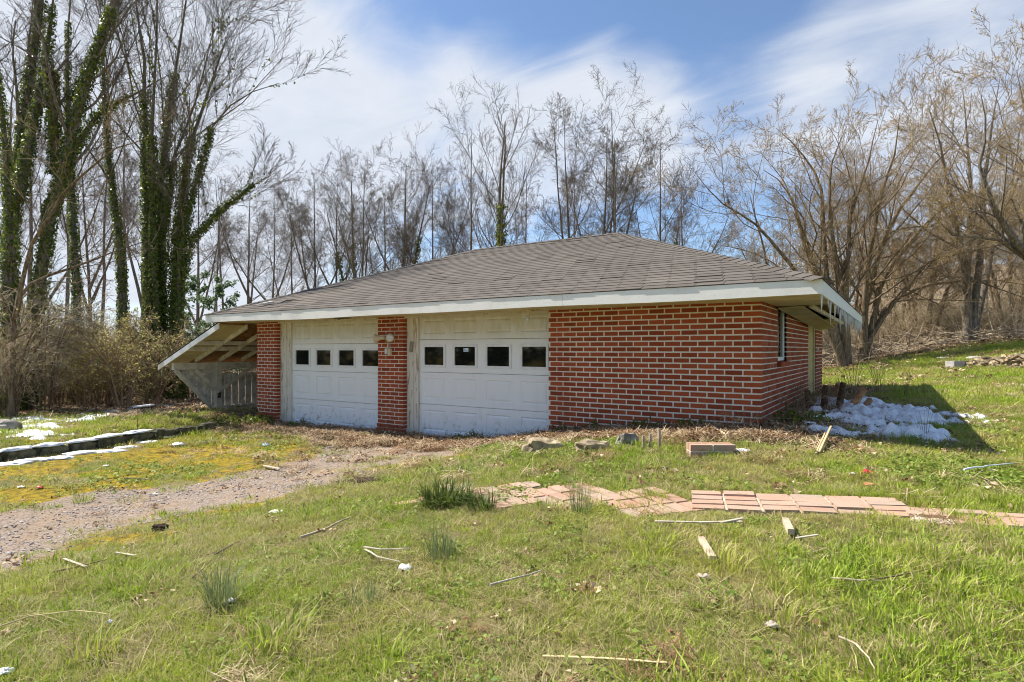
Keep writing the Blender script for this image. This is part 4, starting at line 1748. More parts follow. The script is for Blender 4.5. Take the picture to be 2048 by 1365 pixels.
def proto(seed, kind):
    rng = random.Random(seed)
    if kind == 'tall':           # a trunk that forks into a vase of leaders
        H = 11.5
        stems = []
        fh = H * rng.uniform(.16, .42)
        bx, by = rng.uniform(-.25, .25), rng.uniform(-.25, .25)
        n = rng.choice((3, 4, 5))
        a0 = rng.uniform(0, 6.28)
        r0 = rng.uniform(.085, .12)
        for k in range(n):
            a = a0 + k * 6.28 / n + rng.uniform(-.4, .4)
            s = rng.uniform(1.2, 2.9) if k else rng.uniform(0, .5)
            h = H * (rng.uniform(.74, .96) if k else 1.0)
            f = fh * (rng.uniform(1.0, 1.6) if k else 1)
            low = [(0, 0, 0), (bx * .5, by * .5, fh * .5)] if k == 0 else []
            fx, fy = bx * f / fh, by * f / fh
            stems.append((low + [(fx, fy, f), (fx + math.cos(a) * s * .45, fy + math.sin(a) * s * .45, f + (h - f) * .35), (fx + math.cos(a) * s * .75, fy + math.sin(a) * s * .75, f + (h - f) * .65), (fx + math.cos(a) * s, fy + math.sin(a) * s, h)], r0 if k == 0 else r0 * .6, .008))
        sp = spec(FINE, dict(n=10, t0=.32, ang=.75, ratio=.30, taper=.4, up=.06, rr=.42), dict(n=9, ang=.85, up=.04, wander=.13), dict(n=8, ang=.85, up=.03, wander=.14), dict(n=4, ang=.8, up=.02))
        return woody(seed, stems, sp, 'bark', 'twig_grey')
    if kind == 'ivied':
        a = rng.uniform(0, 6.28)
        stems = [([(0, 0, 0), (.1, 0, 4), (.3, .1, 8), (.2, .3, 11.5)], .15, .02), ([(0, 0, 2.0), (.8, .2, 5), (1.6, .3, 7.6), (2.6, .4, 10)], .11, .02)]
        sp = spec(FINE, dict(n=10, t0=.34, ang=.62, ratio=.34, up=.12), dict(n=7, up=.1), dict(n=6), dict(n=3))
        return woody(seed, stems, sp, 'bark', 'twig_grey', ivy=[(0, 95, .12, .14, .62)])
    if kind == 'budding':        # sprawling, many stemmed, yellow with buds
        stems = []
        n = rng.choice((4, 5, 6))
        for k in range(n):
            a = k * 6.28 / n + rng.uniform(-.4, .4)
            s, h = rng.uniform(1.0, 3.0), rng.uniform(5.5, 8.5)
            stems.append(([(math.cos(a) * .15, math.sin(a) * .15, 0), (math.cos(a) * s * .3, math.sin(a) * s * .3, h * .4), (math.cos(a) * s * .65, math.sin(a) * s * .65, h * .75), (math.cos(a) * s, math.sin(a) * s, h)], rng.uniform(.07, .12), .01))
        sp = spec(FINE, dict(n=8, t0=.2, ang=.75, ratio=.40, up=.05, wander=.15), dict(n=8, ang=.8, up=.04, wander=.14), dict(n=7, ang=.7, up=.04), dict(n=4))
        return woody(seed, stems, sp, 'bark_tan', 'twig_tan', bud=(4, .25, .045, 'bud_leaf'))
    if kind == 'pole':
        stems = [([(0, 0, 0), (rng.uniform(-.2, .2), .1, 4), (rng.uniform(-.4, .4), .2, 8), (rng.uniform(-.7, .7), .3, 11)], .085, .012)]
        sp = spec(FINE, dict(n=11, t0=.4, ang=.7, ratio=.2, up=.1), dict(n=6), dict(n=4), dict(n=2))
        return woody(seed, stems, sp, 'bark', 'twig_grey')
    if kind == 'brush':          # leafless tangled shrub
        stems = []
        for k in range(12):
            a, s, h = rng.uniform(0, 6.28), rng.uniform(.3, 1.3), rng.uniform(1.2, 2.6)
            stems.append(([(math.cos(a) * .1, math.sin(a) * .1, 0), (math.cos(a) * s * .4, math.sin(a) * s * .4, h * .6), (math.cos(a) * s, math.sin(a) * s, h), (math.cos(a) * s * 1.6, math.sin(a) * s * 1.6, h * .9)], .018, .006))
        sp = [dict(n=7, t0=.15, ang=.7, ratio=.45, P=5, S=3, wander=.2, up=.0, rmin=.006), dict(n=6, t0=.1, ang=.8, ratio=.55, P=4, S=3, wander=.2, up=0, rmin=.0045), dict(n=3, t0=.1, ang=.8, ratio=.5, P=3, S=3, wander=.2, up=0, rmin=.004)]
        return woody(seed, stems, sp, 'bark_tan', 'twig_brush', bud=(3, .5, .035, 'bush_leaf'))
    if kind == 'bush':           # shrub in young yellow green leaf, reddish stems
        stems = []
        for k in range(11):
            a, s, h = rng.uniform(0, 6.28), rng.uniform(.25, 1.1), rng.uniform(1.1, 2.1)
            stems.append(([(math.cos(a) * .12, math.sin(a) * .12, 0), (math.cos(a) * s * .45, math.sin(a) * s * .45, h * .6), (math.cos(a) * s, math.sin(a) * s, h)], .02, .006))
        sp = [dict(n=8, t0=.12, ang=.75, ratio=.5, P=5, S=3, wander=.16, up=.05, rmin=.006), dict(n=6, t0=.1, ang=.8, ratio=.55, P=4, S=3, wander=.18, up=.03, rmin=.0045), dict(n=3, t0=.1, ang=.8, ratio=.5, P=3, S=3, wander=.2, up=0, rmin=.004)]
        return woody(seed, stems, sp, 'twig_red', 'twig_red', bud=(3, 2.2, .038, 'bush_leaf'))
    if kind == 'pine':
        stems = [([(0, 0, 0), (.03, 0, 1.3), (0, .03, 2.6)], .04, .008)]
        sp = [dict(n=26, t0=.12, ang=1.25, ratio=.42, taper=.75, P=5, S=3, wander=.08, up=.06, rmin=.005), dict(n=6, t0=.25, ang=.7, ratio=.4, P=3, S=3, wander=.1, up=.05, rmin=.004)]
        return woody(seed, stems, sp, 'bark', 'twig_grey', bud=(2, 22, .06, 'pine_needle'))
    if kind == 'holly':
        stems = [([(0, 0, 0), (.05, 0, 3), (.1, .1, 6.2)], .06, .012)]
        sp = [dict(n=16, t0=.45, ang=1.1, ratio=.17, taper=.4, P=5, S=3, wander=.12, up=.05, rmin=.006), dict(n=7, t0=.25, ang=.8, ratio=.5, P=3, S=3, wander=.1, up=.02, rmin=.004)]
        return woody(seed, stems, sp, 'bark', 'twig_grey', bud=(2, 9, .09, 'holly_leaf'))
    if kind == 'dense':          # evergreen across the road, only mirrored in the door lights
        stems = [([(0, 0, 0), (.1, 0, 4), (0, .1, 8)], .2, .03)]
        sp = [dict(n=24, t0=.08, ang=1.15, ratio=.36, taper=.6, P=4, S=3, wander=.1, up=.04, rmin=.01), dict(n=8, t0=.15, ang=.8, ratio=.45, P=3, S=3, wander=.12, up=.02, rmin=.006)]
        return woody(seed, stems, sp, 'bark', 'twig_grey', bud=(2, 34, .2, 'hedge_leaf'))


def wood():
    tall = [proto(200 + k, 'tall') for k in range(6)]
    ivied = [proto(220 + k, 'ivied') for k in range(2)]
    pole = [proto(230 + k, 'pole') for k in range(3)]
    brush = [proto(240 + k, 'brush') for k in range(4)]
    bush = [proto(250 + k, 'bush') for k in range(3)]
    pine, holly, dense = proto(260, 'pine'), proto(261, 'holly'), proto(262, 'dense')
    rr = random.Random(77)

    def tree(protos, k, ix, depth, top, label, group, name='bare_tree'):
        loc = place(ix, depth)
        H = EYE.z + (HZ - top) / FPX * depth - loc[2]
        base = 11.5 if protos is not pole else 11.0
        s = .93 * H / base
        return plant(name, label, 'tree', protos[k % len(protos)], loc, rr.uniform(0, 6.28), (s * rr.uniform(.85, 1.05), s * rr.uniform(.85, 1.05), s), group)
    LB = 'slender bare grey tree in the row showing above the garage roof'
    GB = 'bare trees behind the garage'
    ROW = ['bare tree just right of where the left roof slope begins', 'bare tree over the left roof slope, left of the ivied trunk by the torn hole', 'thin crowned bare tree just left of the ivied trunk by the torn hole', 'narrow bare tree with the tall pointed top above the torn hole',
           'bare tree between the ivied trunk by the hole and the straight ivy column', 'bare tree beside the straight ivy column', 'bare vase shaped tree right of the straight ivy column', 'bare tree left of the big one by the ridge end', 'tall bare tree immediately left of the ivied fork at the ridge end',
           'low bare tree right of the ivied fork at the ridge end', 'tall bare tree over the middle of the roof ridge, leftmost of the tall cluster', 'second tall bare tree of the cluster over the roof ridge', 'tallest bare tree, straight above the right end of the ridge', 'bare tree just right of the tallest one above the ridge', 'smaller bare tree over the right roof slope beside the holly', 'bare tree at the far left of the row, over the lean-to end of the roof']
    # the row behind the roof, left to right: column, distance, top row
    for k, (ix, dp, top) in enumerate([(580, 27, 372), (628, 27, 318), (668, 31, 330), (716, 26, 290), (760, 32, 350), (812, 27, 300), (858, 29, 292), (905, 30, 330), (950, 26, 225),
                                       (1040, 29, 310), (1140, 27, 190), (1195, 26, 205), (1242, 25, 165), (1320, 28, 235), (1372, 29, 310), (540, 30, 360)]):
        tree(tall, k * 5 + k // 3, ix, dp, top, ROW[k], GB)
    tree(ivied, 0, 992, 25, 208, 'bare tree with ivy up its fork behind the left end of the roof ridge', None, 'ivy_clad_tree')
    tree(ivied, 1, 800, 30, 300, 'bare tree with a straight ivy column behind the left slope of the roof', None, 'ivy_clad_tree')
    tree(ivied, 1, 716, 28, 330, 'bare tree with ivy on its lower trunk above the torn hole in the roof', None, 'ivy_clad_tree')
    # the wood beyond the left trunks
    for k in range(19):
        ix = -150 + k * 36 + rr.uniform(-10, 10)
        dp = rr.uniform(24, 44)
        tree(pole if k % 3 else tall, k * 3 + k // 4, ix, dp, rr.uniform(230, 400) if ix > 350 else rr.uniform(60, 330), 'thin bare tree in the wood behind the ivy clad trunks', 'thin trees of the left wood')
    # the wood on the right hand hill
    for k in range(30):
        ix = 1440 + k * 26 + rr.uniform(-12, 12)
        dp = rr.uniform(28, 60)
        base = place(ix, dp)
        h = rr.uniform(6.5, 10) if ix > 1500 else rr.uniform(5, 7)
        top = HZ - (base[2] + h - EYE.z) / dp * FPX
        tree(tall if k % 2 else pole, k * 7 + k // 5, ix, dp, top, 'bare tree in the brown wood behind the budding trees', 'bare trees of the right wood')
    for k in range(46):
        ix = 1700 + k * 12 + rr.uniform(-12, 12)
        dp = rr.uniform(62, 110)
        base = place(ix, dp)
        top = HZ - (base[2] + rr.uniform(7, 10) - EYE.z) / dp * FPX
        tree(tall, k * 5 + k // 4, ix, dp, top, 'small far tree on the brown hill at the right', 'far trees on the hill')
    budding = [proto(270 + k, 'budding') for k in range(3)]
    for k, (ix, dp, s, lab) in enumerate(((1500, 27, .78, 'pale budding tree showing over the right hip of the roof'), (1570, 24, .95, 'budding tree standing behind the right corner of the roof'), (1850, 26, 1.05, 'budding tree between the arching tree and the tall fan shaped one'), (1700, 28, 1.1, 'budding tree deep behind the garage corner'), (2020, 27, 1.2, 'budding tree behind the crooked dark limb at the right edge'), (1790, 31, 1.1, 'budding tree deep behind the arching stems'), (2110, 25, 1.1, 'budding tree just outside the right edge'), (1440, 29, .7, 'low budding tree over the roof between the holly and the hip'))):
        plant('budding_tree', lab, 'tree', budding[k % 3], place(ix, dp), k * 1.9, s)
    # shrubs -----------------------------------------------------------------
    for k, (ix, dp, s) in enumerate([(250, 15.6, 1.25), (205, 16.3, 1.2), (300, 16.6, 1.15), (170, 15.9, .9)]):
        lab = ['yellow green shrub with reddish stems, the tallest by the snowy bank', 'yellow green shrub crowding the slim ivy wrapped trunk', 'yellow green shrub closest to the lean-to roof tip', 'small yellow green shrub at the near side of the bank'][k]
        plant('leafing_shrub', lab, 'shrub', bush[k % 3], place(ix, dp), rr.uniform(0, 6), s, 'yellow green shrubs')
    for k in range(17):
        ix = -60 + k * 28 + rr.uniform(-12, 12)
        plant('leafing_shrub', 'low pale shrub in the hedge of brush left of the garage', 'shrub', bush[(k * 2 + 1) % 3] if k % 3 == 0 else brush[k % 4], place(ix, rr.uniform(17.5, 22)), rr.uniform(0, 6), rr.uniform(.75, 1.15), 'shrubs of the left brush')
    for k, (ix, dp, s) in enumerate([(20, 13.6, 1.15), (-60, 13.2, 1.2), (85, 14.6, 1.1), (55, 16.5, 1.35), (-110, 15, 1.4), (120, 16.8, 1.1)]):
        plant('bare_shrub', ['tangled beige leafless shrub at the foot of the tall ivy tree on the left edge', 'beige leafless shrub just off the left edge of the view', 'beige leafless shrub below the leaning ivy clad tree', 'taller beige leafless shrub between the two leftmost ivy trunks', 'beige leafless shrub far out beyond the left edge', 'beige leafless shrub left of the slim ivy trunk behind the big bush'][k], 'shrub', brush[k % 4], place(ix, dp), rr.uniform(0, 6), s, 'beige shrubs at the left')
    for k in range(44):
        ix = -200 + k * 19 + rr.uniform(-10, 10)
        plant('bare_shrub', 'grey brown undergrowth shrub far back in the left wood', 'shrub', brush[(k * 3) % 4], place(ix, rr.uniform(22, 40)), rr.uniform(0, 6), rr.uniform(.8, 1.5), 'undergrowth of the left wood')
    for k in range(30):
        ix = 1560 + k * 20 + rr.uniform(-12, 12)
        dp = rr.uniform(24.5, 30)
        plant('bare_shrub', 'brown undergrowth shrub along the lawn edge right of the garage', 'shrub', brush[(k * 3 + 1) % 4], place(ix, dp), rr.uniform(0, 6), rr.uniform(.6, 1.1), 'undergrowth of the right wood')
    for k in range(26):
        ix = 1500 + k * 26 + rr.uniform(-12, 12)
        dp = rr.uniform(32, 60)
        plant('leafing_shrub' if k % 4 == 0 else 'bare_shrub', 'pale undergrowth shrub deeper in the right wood', 'shrub', (bush if k % 4 == 0 else brush)[(k * 3 + 1) % 3], place(ix, dp), rr.uniform(0, 6), rr.uniform(1.0, 1.7), 'deep undergrowth of the right wood')
    plant('pine_sapling', 'pale green young pine behind the tip of the garage roof', 'tree', pine, place(432, 21), .4, 1.6)
    plant('pine_sapling', 'low young pine behind the lean-to', 'tree', pine, place(385, 19), 2.4, .95)
    plant('pine_sapling', 'young pine half hidden by the ivy clad tree', 'tree', pine, place(400, 23), 4.4, 1.75)
    plant('holly_tree', 'small green leafed tree peeping over the right slope of the roof', 'tree', holly, place(1352, 24), .4, .92)
    plant('holly_tree', 'green leafed sapling just over the right hip of the roof', 'tree', holly, place(1388, 27), 2.4, .8)
    for k in range(12):
        x = -30 + k * 2.6 + rr.uniform(-.6, .6)
        y = -16.5 - 1.5 * math.sin(k * .9) - k * .15
        plant('evergreen_shrub', 'low dark evergreen shrub across the drive mirrored in the door windows', 'shrub', dense, (x, y, gz(x, y, False) - .15), rr.uniform(0, 6), (.5, .5, .36), 'evergreen shrubs across the drive')
    # evergreens on the far side of the drive, seen in the door lights
    for k in range(9):
        x, y = -36 + k * 4.2 + rr.uniform(-1, 1), -21 - 3 * math.sin(k * .7) - k * .4
        plant('evergreen_tree', 'dark evergreen across the drive mirrored in the door windows', 'tree', dense, (x, y, gz(x, y, False) - .1), rr.uniform(0, 6), rr.uniform(.75, 1.05), 'evergreens across the drive')


big_trees()
wood()


# ------------------------------------------------------------------ ground cover (uncountable): instanced tufts, leaves, pebbles
def scatter_group():
    ng = bpy.data.node_groups.new('scatter', 'GeometryNodeTree')
    ng.interface.new_socket('Geometry', in_out='INPUT', socket_type='NodeSocketGeometry')
    ng.interface.new_socket('Tufts', in_out='INPUT', socket_type='NodeSocketCollection')
    ng.interface.new_socket('Geometry', in_out='OUTPUT', socket_type='NodeSocketGeometry')
    N, L = ng.nodes.new, ng.links.new
    gi, go = N('NodeGroupInput'), N('NodeGroupOutput')
    ci = N('GeometryNodeCollectionInfo')
    ci.inputs['Separate Children'].default_value = True
    ci.inputs['Reset Children'].default_value = True
    ip = N('GeometryNodeInstanceOnPoints')
    ip.inputs['Pick Instance'].default_value = True

    def at(name, typ):
        n = N('GeometryNodeInputNamedAttribute')
        n.data_type = typ
        n.inputs['Name'].default_value = name
        return n.outputs['Attribute']
    L(gi.outputs[0], ip.inputs['Points'])
    L(gi.outputs[1], ci.inputs['Collection'])
    L(ci.outputs[0], ip.inputs['Instance'])
    L(at('pick', 'INT'), ip.inputs['Instance Index'])
    e2r = N('FunctionNodeEulerToRotation')
    L(at('turn', 'FLOAT_VECTOR'), e2r.inputs[0])
    L(e2r.outputs[0], ip.inputs['Rotation'])
    L(at('size', 'FLOAT'), ip.inputs['Scale'])
    L(ip.outputs[0], go.inputs[0])
    return ng


NG = scatter_group()


def scatter(name, label, pts, turn, size, pick, meshes):
    col = bpy.data.collections.new(name + '_kit')
    for k, me in enumerate(meshes):
        o = bpy.data.objects.new('%s_kit_%02d' % (name, k), me)
        col.objects.link(o)
    me = bpy.data.meshes.new(name)
    n = len(pts)
    me.vertices.add(n)
    me.vertices.foreach_set('co', np.ascontiguousarray(pts, dtype=np.float32).ravel())
    for an, tp, arr in (('turn', 'FLOAT_VECTOR', turn), ('size', 'FLOAT', size), ('pick', 'INT', pick)):
        a = me.attributes.new(an, tp, 'POINT')
        a.data.foreach_set('vector' if tp == 'FLOAT_VECTOR' else 'value', np.ascontiguousarray(arr, dtype=np.int32 if tp == 'INT' else np.float32).ravel())
    o = link(name, me)
    md = o.modifiers.new('scatter', 'NODES')
    md.node_group = NG
    for it in NG.interface.items_tree:
        if it.name == 'Tufts':
            md[it.identifier] = col
    for m in meshes[0].materials:
        pass
    return tag(o, label, kind='stuff')


def blades(seed, n, rad, hmin, hmax, w, mat, lean=.5, name='tuft', curl=.5):
    """a tuft of grass: each blade a bent strip of two quads and a tip"""
    rng = np.random.default_rng(seed)
    a = rng.uniform(0, 6.28, n)
    r = rad * np.sqrt(rng.random(n))
    base = np.c_[np.cos(a) * r, np.sin(a) * r, np.full(n, -.008)]
    h = rng.uniform(hmin, hmax, n)
    b = a + rng.normal(0, .9, n)
    ln = np.abs(rng.normal(0, lean, n)) + .05
    dirv = np.c_[np.cos(b), np.sin(b), np.zeros(n)]
    side = np.c_[-np.sin(b + rng.normal(0, .6, n)), np.cos(b), np.zeros(n)]
    side = unit(side) * (w * rng.uniform(.6, 1.3, n))[:, None] / 2
    up = np.array([0, 0, 1.0])
    p1 = base + up * (h * .5)[:, None] + dirv * (h * ln * .3)[:, None]
    p2 = base + up * (h * (1 - curl * np.minimum(ln, 1.2) * .35))[:, None] + dirv * (h * ln * (.75 + curl * .3))[:, None]
    V = np.stack([base - side, base + side, p1 + side * .85, p1 - side * .85, p2 + side * .12, p2 - side * .12], 1).reshape(-1, 3)
    i = np.arange(n)[:, None] * 6
    F = np.concatenate([i + [0, 1, 2, 3], i + [3, 2, 4, 5]])
    t = np.repeat(np.clip(rng.normal(.5, .27, n), 0, 1), 6).reshape(n, 6)
    t[:, 4:] = np.clip(t[:, 4:] + .15, 0, 1)
    return mesh_np(name, V, F, mat, False, t.ravel())


def leaf_patch(seed, n, rad, size, mat, flat=1.0, name='leaf_patch', zmax=.04):
    rng = np.random.default_rng(seed)
    g = Geo()
    a, r = rng.uniform(0, 6.28, n), rad * np.sqrt(rng.random(n))
    c = np.c_[np.cos(a) * r, np.sin(a) * r, rng.uniform(.004, zmax, n)]
    g.leaves(rng, c, rng.normal(0, .45, (n, 3)) + [0, 0, flat], size, .75)
    return g.mesh(name, mat, False)


def straw_patch(seed, n, rad, mat):
    rng = np.random.default_rng(seed)
    a, r = rng.uniform(0, 6.28, n), rad * np.sqrt(rng.random(n))
    c = np.c_[np.cos(a) * r, np.sin(a) * r, rng.uniform(.004, .05, n)]
    b = rng.uniform(0, 6.28, n)
    L = rng.uniform(.03, .11, n)[:, None]
    d = np.c_[np.cos(b), np.sin(b), rng.normal(0, .25, n)]
    s = np.c_[-np.sin(b), np.cos(b), np.zeros(n)] * .0022
    V = np.stack([c - d * L - s, c + d * L - s, c + d * L + s, c - d * L + s], 1).reshape(-1, 3)
    return mesh_np('straw', V, np.arange(4 * n).reshape(n, 4), mat, False, np.repeat(rng.uniform(.5, 1, n), 4))


def pebble_mesh(seed):
    rng = random.Random(seed)
    bm = bmesh.new()
    bmesh.ops.create_icosphere(bm, subdivisions=1, radius=1)
    s = (rng.uniform(.8, 1.3), rng.uniform(.7, 1.1), rng.uniform(.4, .7))
    for v in bm.verts:
        k = rng.uniform(.8, 1.15)
        v.co = Vector((v.co.x * s[0] * k, v.co.y * s[1] * k, v.co.z * s[2] * k))
    me = bpy.data.meshes.new('pebble')
    bm.to_mesh(me)
    bm.free()
    me.materials.append(MT['pebble'])
    return me


PAVED = []          # outlines (x, y, reach) kept free of grass


def cover():
    rng = np.random.default_rng(5)

    def pick_points(n, x0, x1, y0, y1):
        return rng.uniform(x0, x1, n), rng.uniform(y0, y1, n)

    def keep_view(x, y, margin=1.25):
        lat = (x - EYE.x) * RGT.x + (y - EYE.y) * RGT.y
        dep = (x - EYE.x) * FWD.x + (y - EYE.y) * FWD.y
        return (np.abs(lat) < np.maximum(dep, 0) * 1024 / FPX * margin + 3.2) & (dep > -1.3), dep

    def free(x, y):
        ok = ~inside_house(x, y)
        for (px, py, pr) in PAVED:
            ok &= np.hypot(x - px, y - py) > pr
        return ok

    # grass: three rings, coarser tufts further off
    kit = [blades(300 + k, 34, .06, .018, .05, .0040, MT['grass'], .8) for k in range(4)] + [blades(310 + k, 42, .08, .025, .066, .0044, MT['grass'], .95) for k in range(3)] + [blades(320 + k, 60, .15, .02, .055, .0062, MT['grass'], .85) for k in range(4)]
    kit += [blades(330 + k, 46, .09, .02, .06, .0036, MT['thatch'], 2.0) for k in range(3)]
    P, T, S, K = [], [], [], []
    # a mat of dry thatch and short new shoots under the taller grass
    for (d0, d1, dens) in ((-1.3, 5, 560), (5, 10, 170)):
        x, y = pick_points(int(19 * 18.3 * dens), -11, 8, -9.5, 8.8)
        ok, dep = keep_view(x, y, 1.12)
        ok &= (dep >= d0) & (dep < d1)
        x, y, dep = x[ok], y[ok], dep[ok]
        ok = (rng.random(len(x)) < .85 * (.4 + .6 * smooth(x, -5.5, -2)) * (1 - drive_mask(x, y)) * (1 - .8 * moss_mask(x, y))) & free(x, y)
        x, y = x[ok], y[ok]
        n = len(x)
        P.append(np.c_[x, y, height(x, y)])
        T.append(np.c_[rng.normal(0, .1, n), rng.normal(0, .1, n), rng.uniform(0, 6.28, n)])
        S.append(rng.uniform(.6, 1.1, n) * (.8 if d0 < 2 else 1.3))
        K.append(np.where(rng.random(n) < .28, rng.integers(11, 14, n), rng.integers(0, 4, n)))
    for (d0, d1, dens, area, ks) in ((-1.3, 4.2, 620, (-7, 7.5, -9.5, .4), 'near'), (4.2, 9, 170, (-12, 11, -9.5, 8), 'mid'), (9, 24, 75, (-22, 20, -7, 26), 'far')):
        n = int((area[1] - area[0]) * (area[3] - area[2]) * dens)
        x, y = pick_points(n, *area)
        ok, dep = keep_view(x, y)
        ok &= (dep >= d0) & (dep < d1)
        x, y = x[ok], y[ok]
        m = lush_mask(x, y) * (1 - .92 * moss_mask(x, y))
        lat = (x - EYE.x) * RGT.x + (y - EYE.y) * RGT.y
        dep = (x - EYE.x) * FWD.x + (y - EYE.y) * FWD.y
        m = np.maximum(m, .25 * (1 - drive_mask(x, y)) * (1 - litter_mask(x, y))) if ks == 'far' else m
        m = np.where(lat < -4, m * (1 - smooth(dep, 13.8, 15.2)), m * (1 - smooth(dep, 21, 24)))
        ok = (rng.random(len(x)) < m) & free(x, y)
        x, y, m = x[ok], y[ok], m[ok]
        n = len(x)
        tall = smooth(fbm(x, y, 1.1, 71, 3), .5, .68) * (.25 + .75 * smooth(x, -5, -1.5))
        if ks == 'near':
            k = np.where(rng.random(n) < .08 + .35 * tall, rng.integers(4, 7, n), rng.integers(0, 4, n))
            s = rng.uniform(.75, 1.15, n) * (.75 + .5 * tall)
        elif ks == 'mid':
            k = np.where(rng.random(n) < .15 * tall + .03, rng.integers(4, 7, n), rng.integers(7, 11, n))
            s = rng.uniform(.8, 1.2, n) * (.8 + .4 * tall)
        else:
            k = rng.integers(7, 11, n)
            s = rng.uniform(1.2, 2.0, n)
        P.append(np.c_[x, y, height(x, y)])
        T.append(np.c_[rng.normal(0, .12, n), rng.normal(0, .12, n), rng.uniform(0, 6.28, n)])
        S.append(s)
        K.append(k)
    scatter('lawn_grass', 'short patchy spring grass, green and straw mixed', np.concatenate(P), np.concatenate(T), np.concatenate(S), np.concatenate(K), kit)

    # broad leaved weeds, mostly near the path and the house
    kit = [leaf_patch(330 + k, 26, .07, .018, MT['weed'], 1.2, 'weed_patch') for k in range(3)] + [leaf_patch(335 + k, 40, .12, .028, MT['weed'], 1.2, 'weed_patch') for k in range(2)]
    x, y = pick_points(54000, -8, 8, -9.3, 4)
    ok, dep = keep_view(x, y)
    x, y, dep = x[ok], y[ok], dep[ok]
    band = np.exp(-((y + 1.5 + .1 * x) / .9) ** 2) * smooth(x, -5.5, -3.5)
    m = (.10 + .75 * band) * smooth(fbm(x, y, .9, 81, 3), .40, .58) * (1 - drive_mask(x, y)) * (1 - .8 * litter_mask(x, y))
    ok = (rng.random(len(x)) < m) & free(x, y)
    x, y, dep = x[ok], y[ok], dep[ok]
    n = len(x)
    scatter('weeds', 'small broad leaved weeds in the lawn', np.c_[x, y, height(x, y)], np.c_[np.zeros(n), np.zeros(n), rng.uniform(0, 6.28, n)], rng.uniform(.7, 1.3, n), np.where(dep > 4, rng.integers(3, 5, n), rng.integers(0, 3, n)), kit)

    # dead leaves and straw along the walls
    kit = [leaf_patch(340 + k, 22, .12, .042, MT['litter'], .7, 'leaf_litter', .05) for k in range(4)] + [straw_patch(346 + k, 60, .14, MT['litter']) for k in range(5)]
    x, y = pick_points(60000, -12, 3.5, -3.2, 8)
    m = litter_mask(x, y) * .85 + .02
    ok = (rng.random(len(x)) < m) & free(x, y)
    x, y = x[ok], y[ok]
    n = len(x)
    scatter('leaf_litter', 'dead leaves and straw drifted along the garage walls', np.c_[x, y, height(x, y) - .005], np.c_[rng.normal(0, .15, n), rng.normal(0, .15, n), rng.uniform(0, 6.28, n)], rng.uniform(.6, 1.2, n), rng.integers(0, 9, n), kit)
    # thinner scatter of the same over the yard, the bank and the wood edge
    x, y = pick_points(66000, -24, 18, -9.3, 26)
    ok, dep = keep_view(x, y)
    x, y, dep = x[ok], y[ok], dep[ok]
    lat = (x - EYE.x) * RGT.x + (y - EYE.y) * RGT.y
    wood_ = np.where(lat < -4, smooth(dep, 13.2, 14.8), smooth(dep, 20, 23))
    m = .05 + .8 * wood_ + .12 * smooth(fbm(x, y, .7, 91, 3), .5, .7)
    ok = (rng.random(len(x)) < m) & free(x, y)
    x, y, dep = x[ok], y[ok], dep[ok]
    n = len(x)
    scatter('fallen_leaves', 'dead leaves and straw strewn over the yard and the wood edge', np.c_[x, y, height(x, y) - .005], np.c_[rng.normal(0, .15, n), rng.normal(0, .15, n), rng.uniform(0, 6.28, n)], np.where(dep > 12, rng.uniform(1, 2.2, n), rng.uniform(.35, .75, n)), np.where(rng.random(n) < .75, rng.integers(0, 4, n), rng.integers(4, 9, n)), kit)

    # gravel
    kit = [pebble_mesh(350 + k) for k in range(5)]
    x, y = pick_points(165000, -14, -1.5, -8.3, 1)
    ok, dep = keep_view(x, y, 1.15)
    x, y, dep = x[ok], y[ok], dep[ok]
    m = drive_mask(x, y) * smooth(fbm(x, y, 1.3, 95, 3), .40, .62) * .8 + .01
    ok = (rng.random(len(x)) < m) & free(x, y)
    x, y = x[ok], y[ok]
    n = len(x)
    s = np.minimum(.005 * np.exp(rng.normal(.2, .45, n)), .017)
    scatter('gravel', 'small grey and tan stones on the drive', np.c_[x, y, height(x, y) + s * .2], np.c_[rng.normal(0, .3, n), rng.normal(0, .3, n), rng.uniform(0, 6.28, n)], s, rng.integers(0, 5, n), kit)


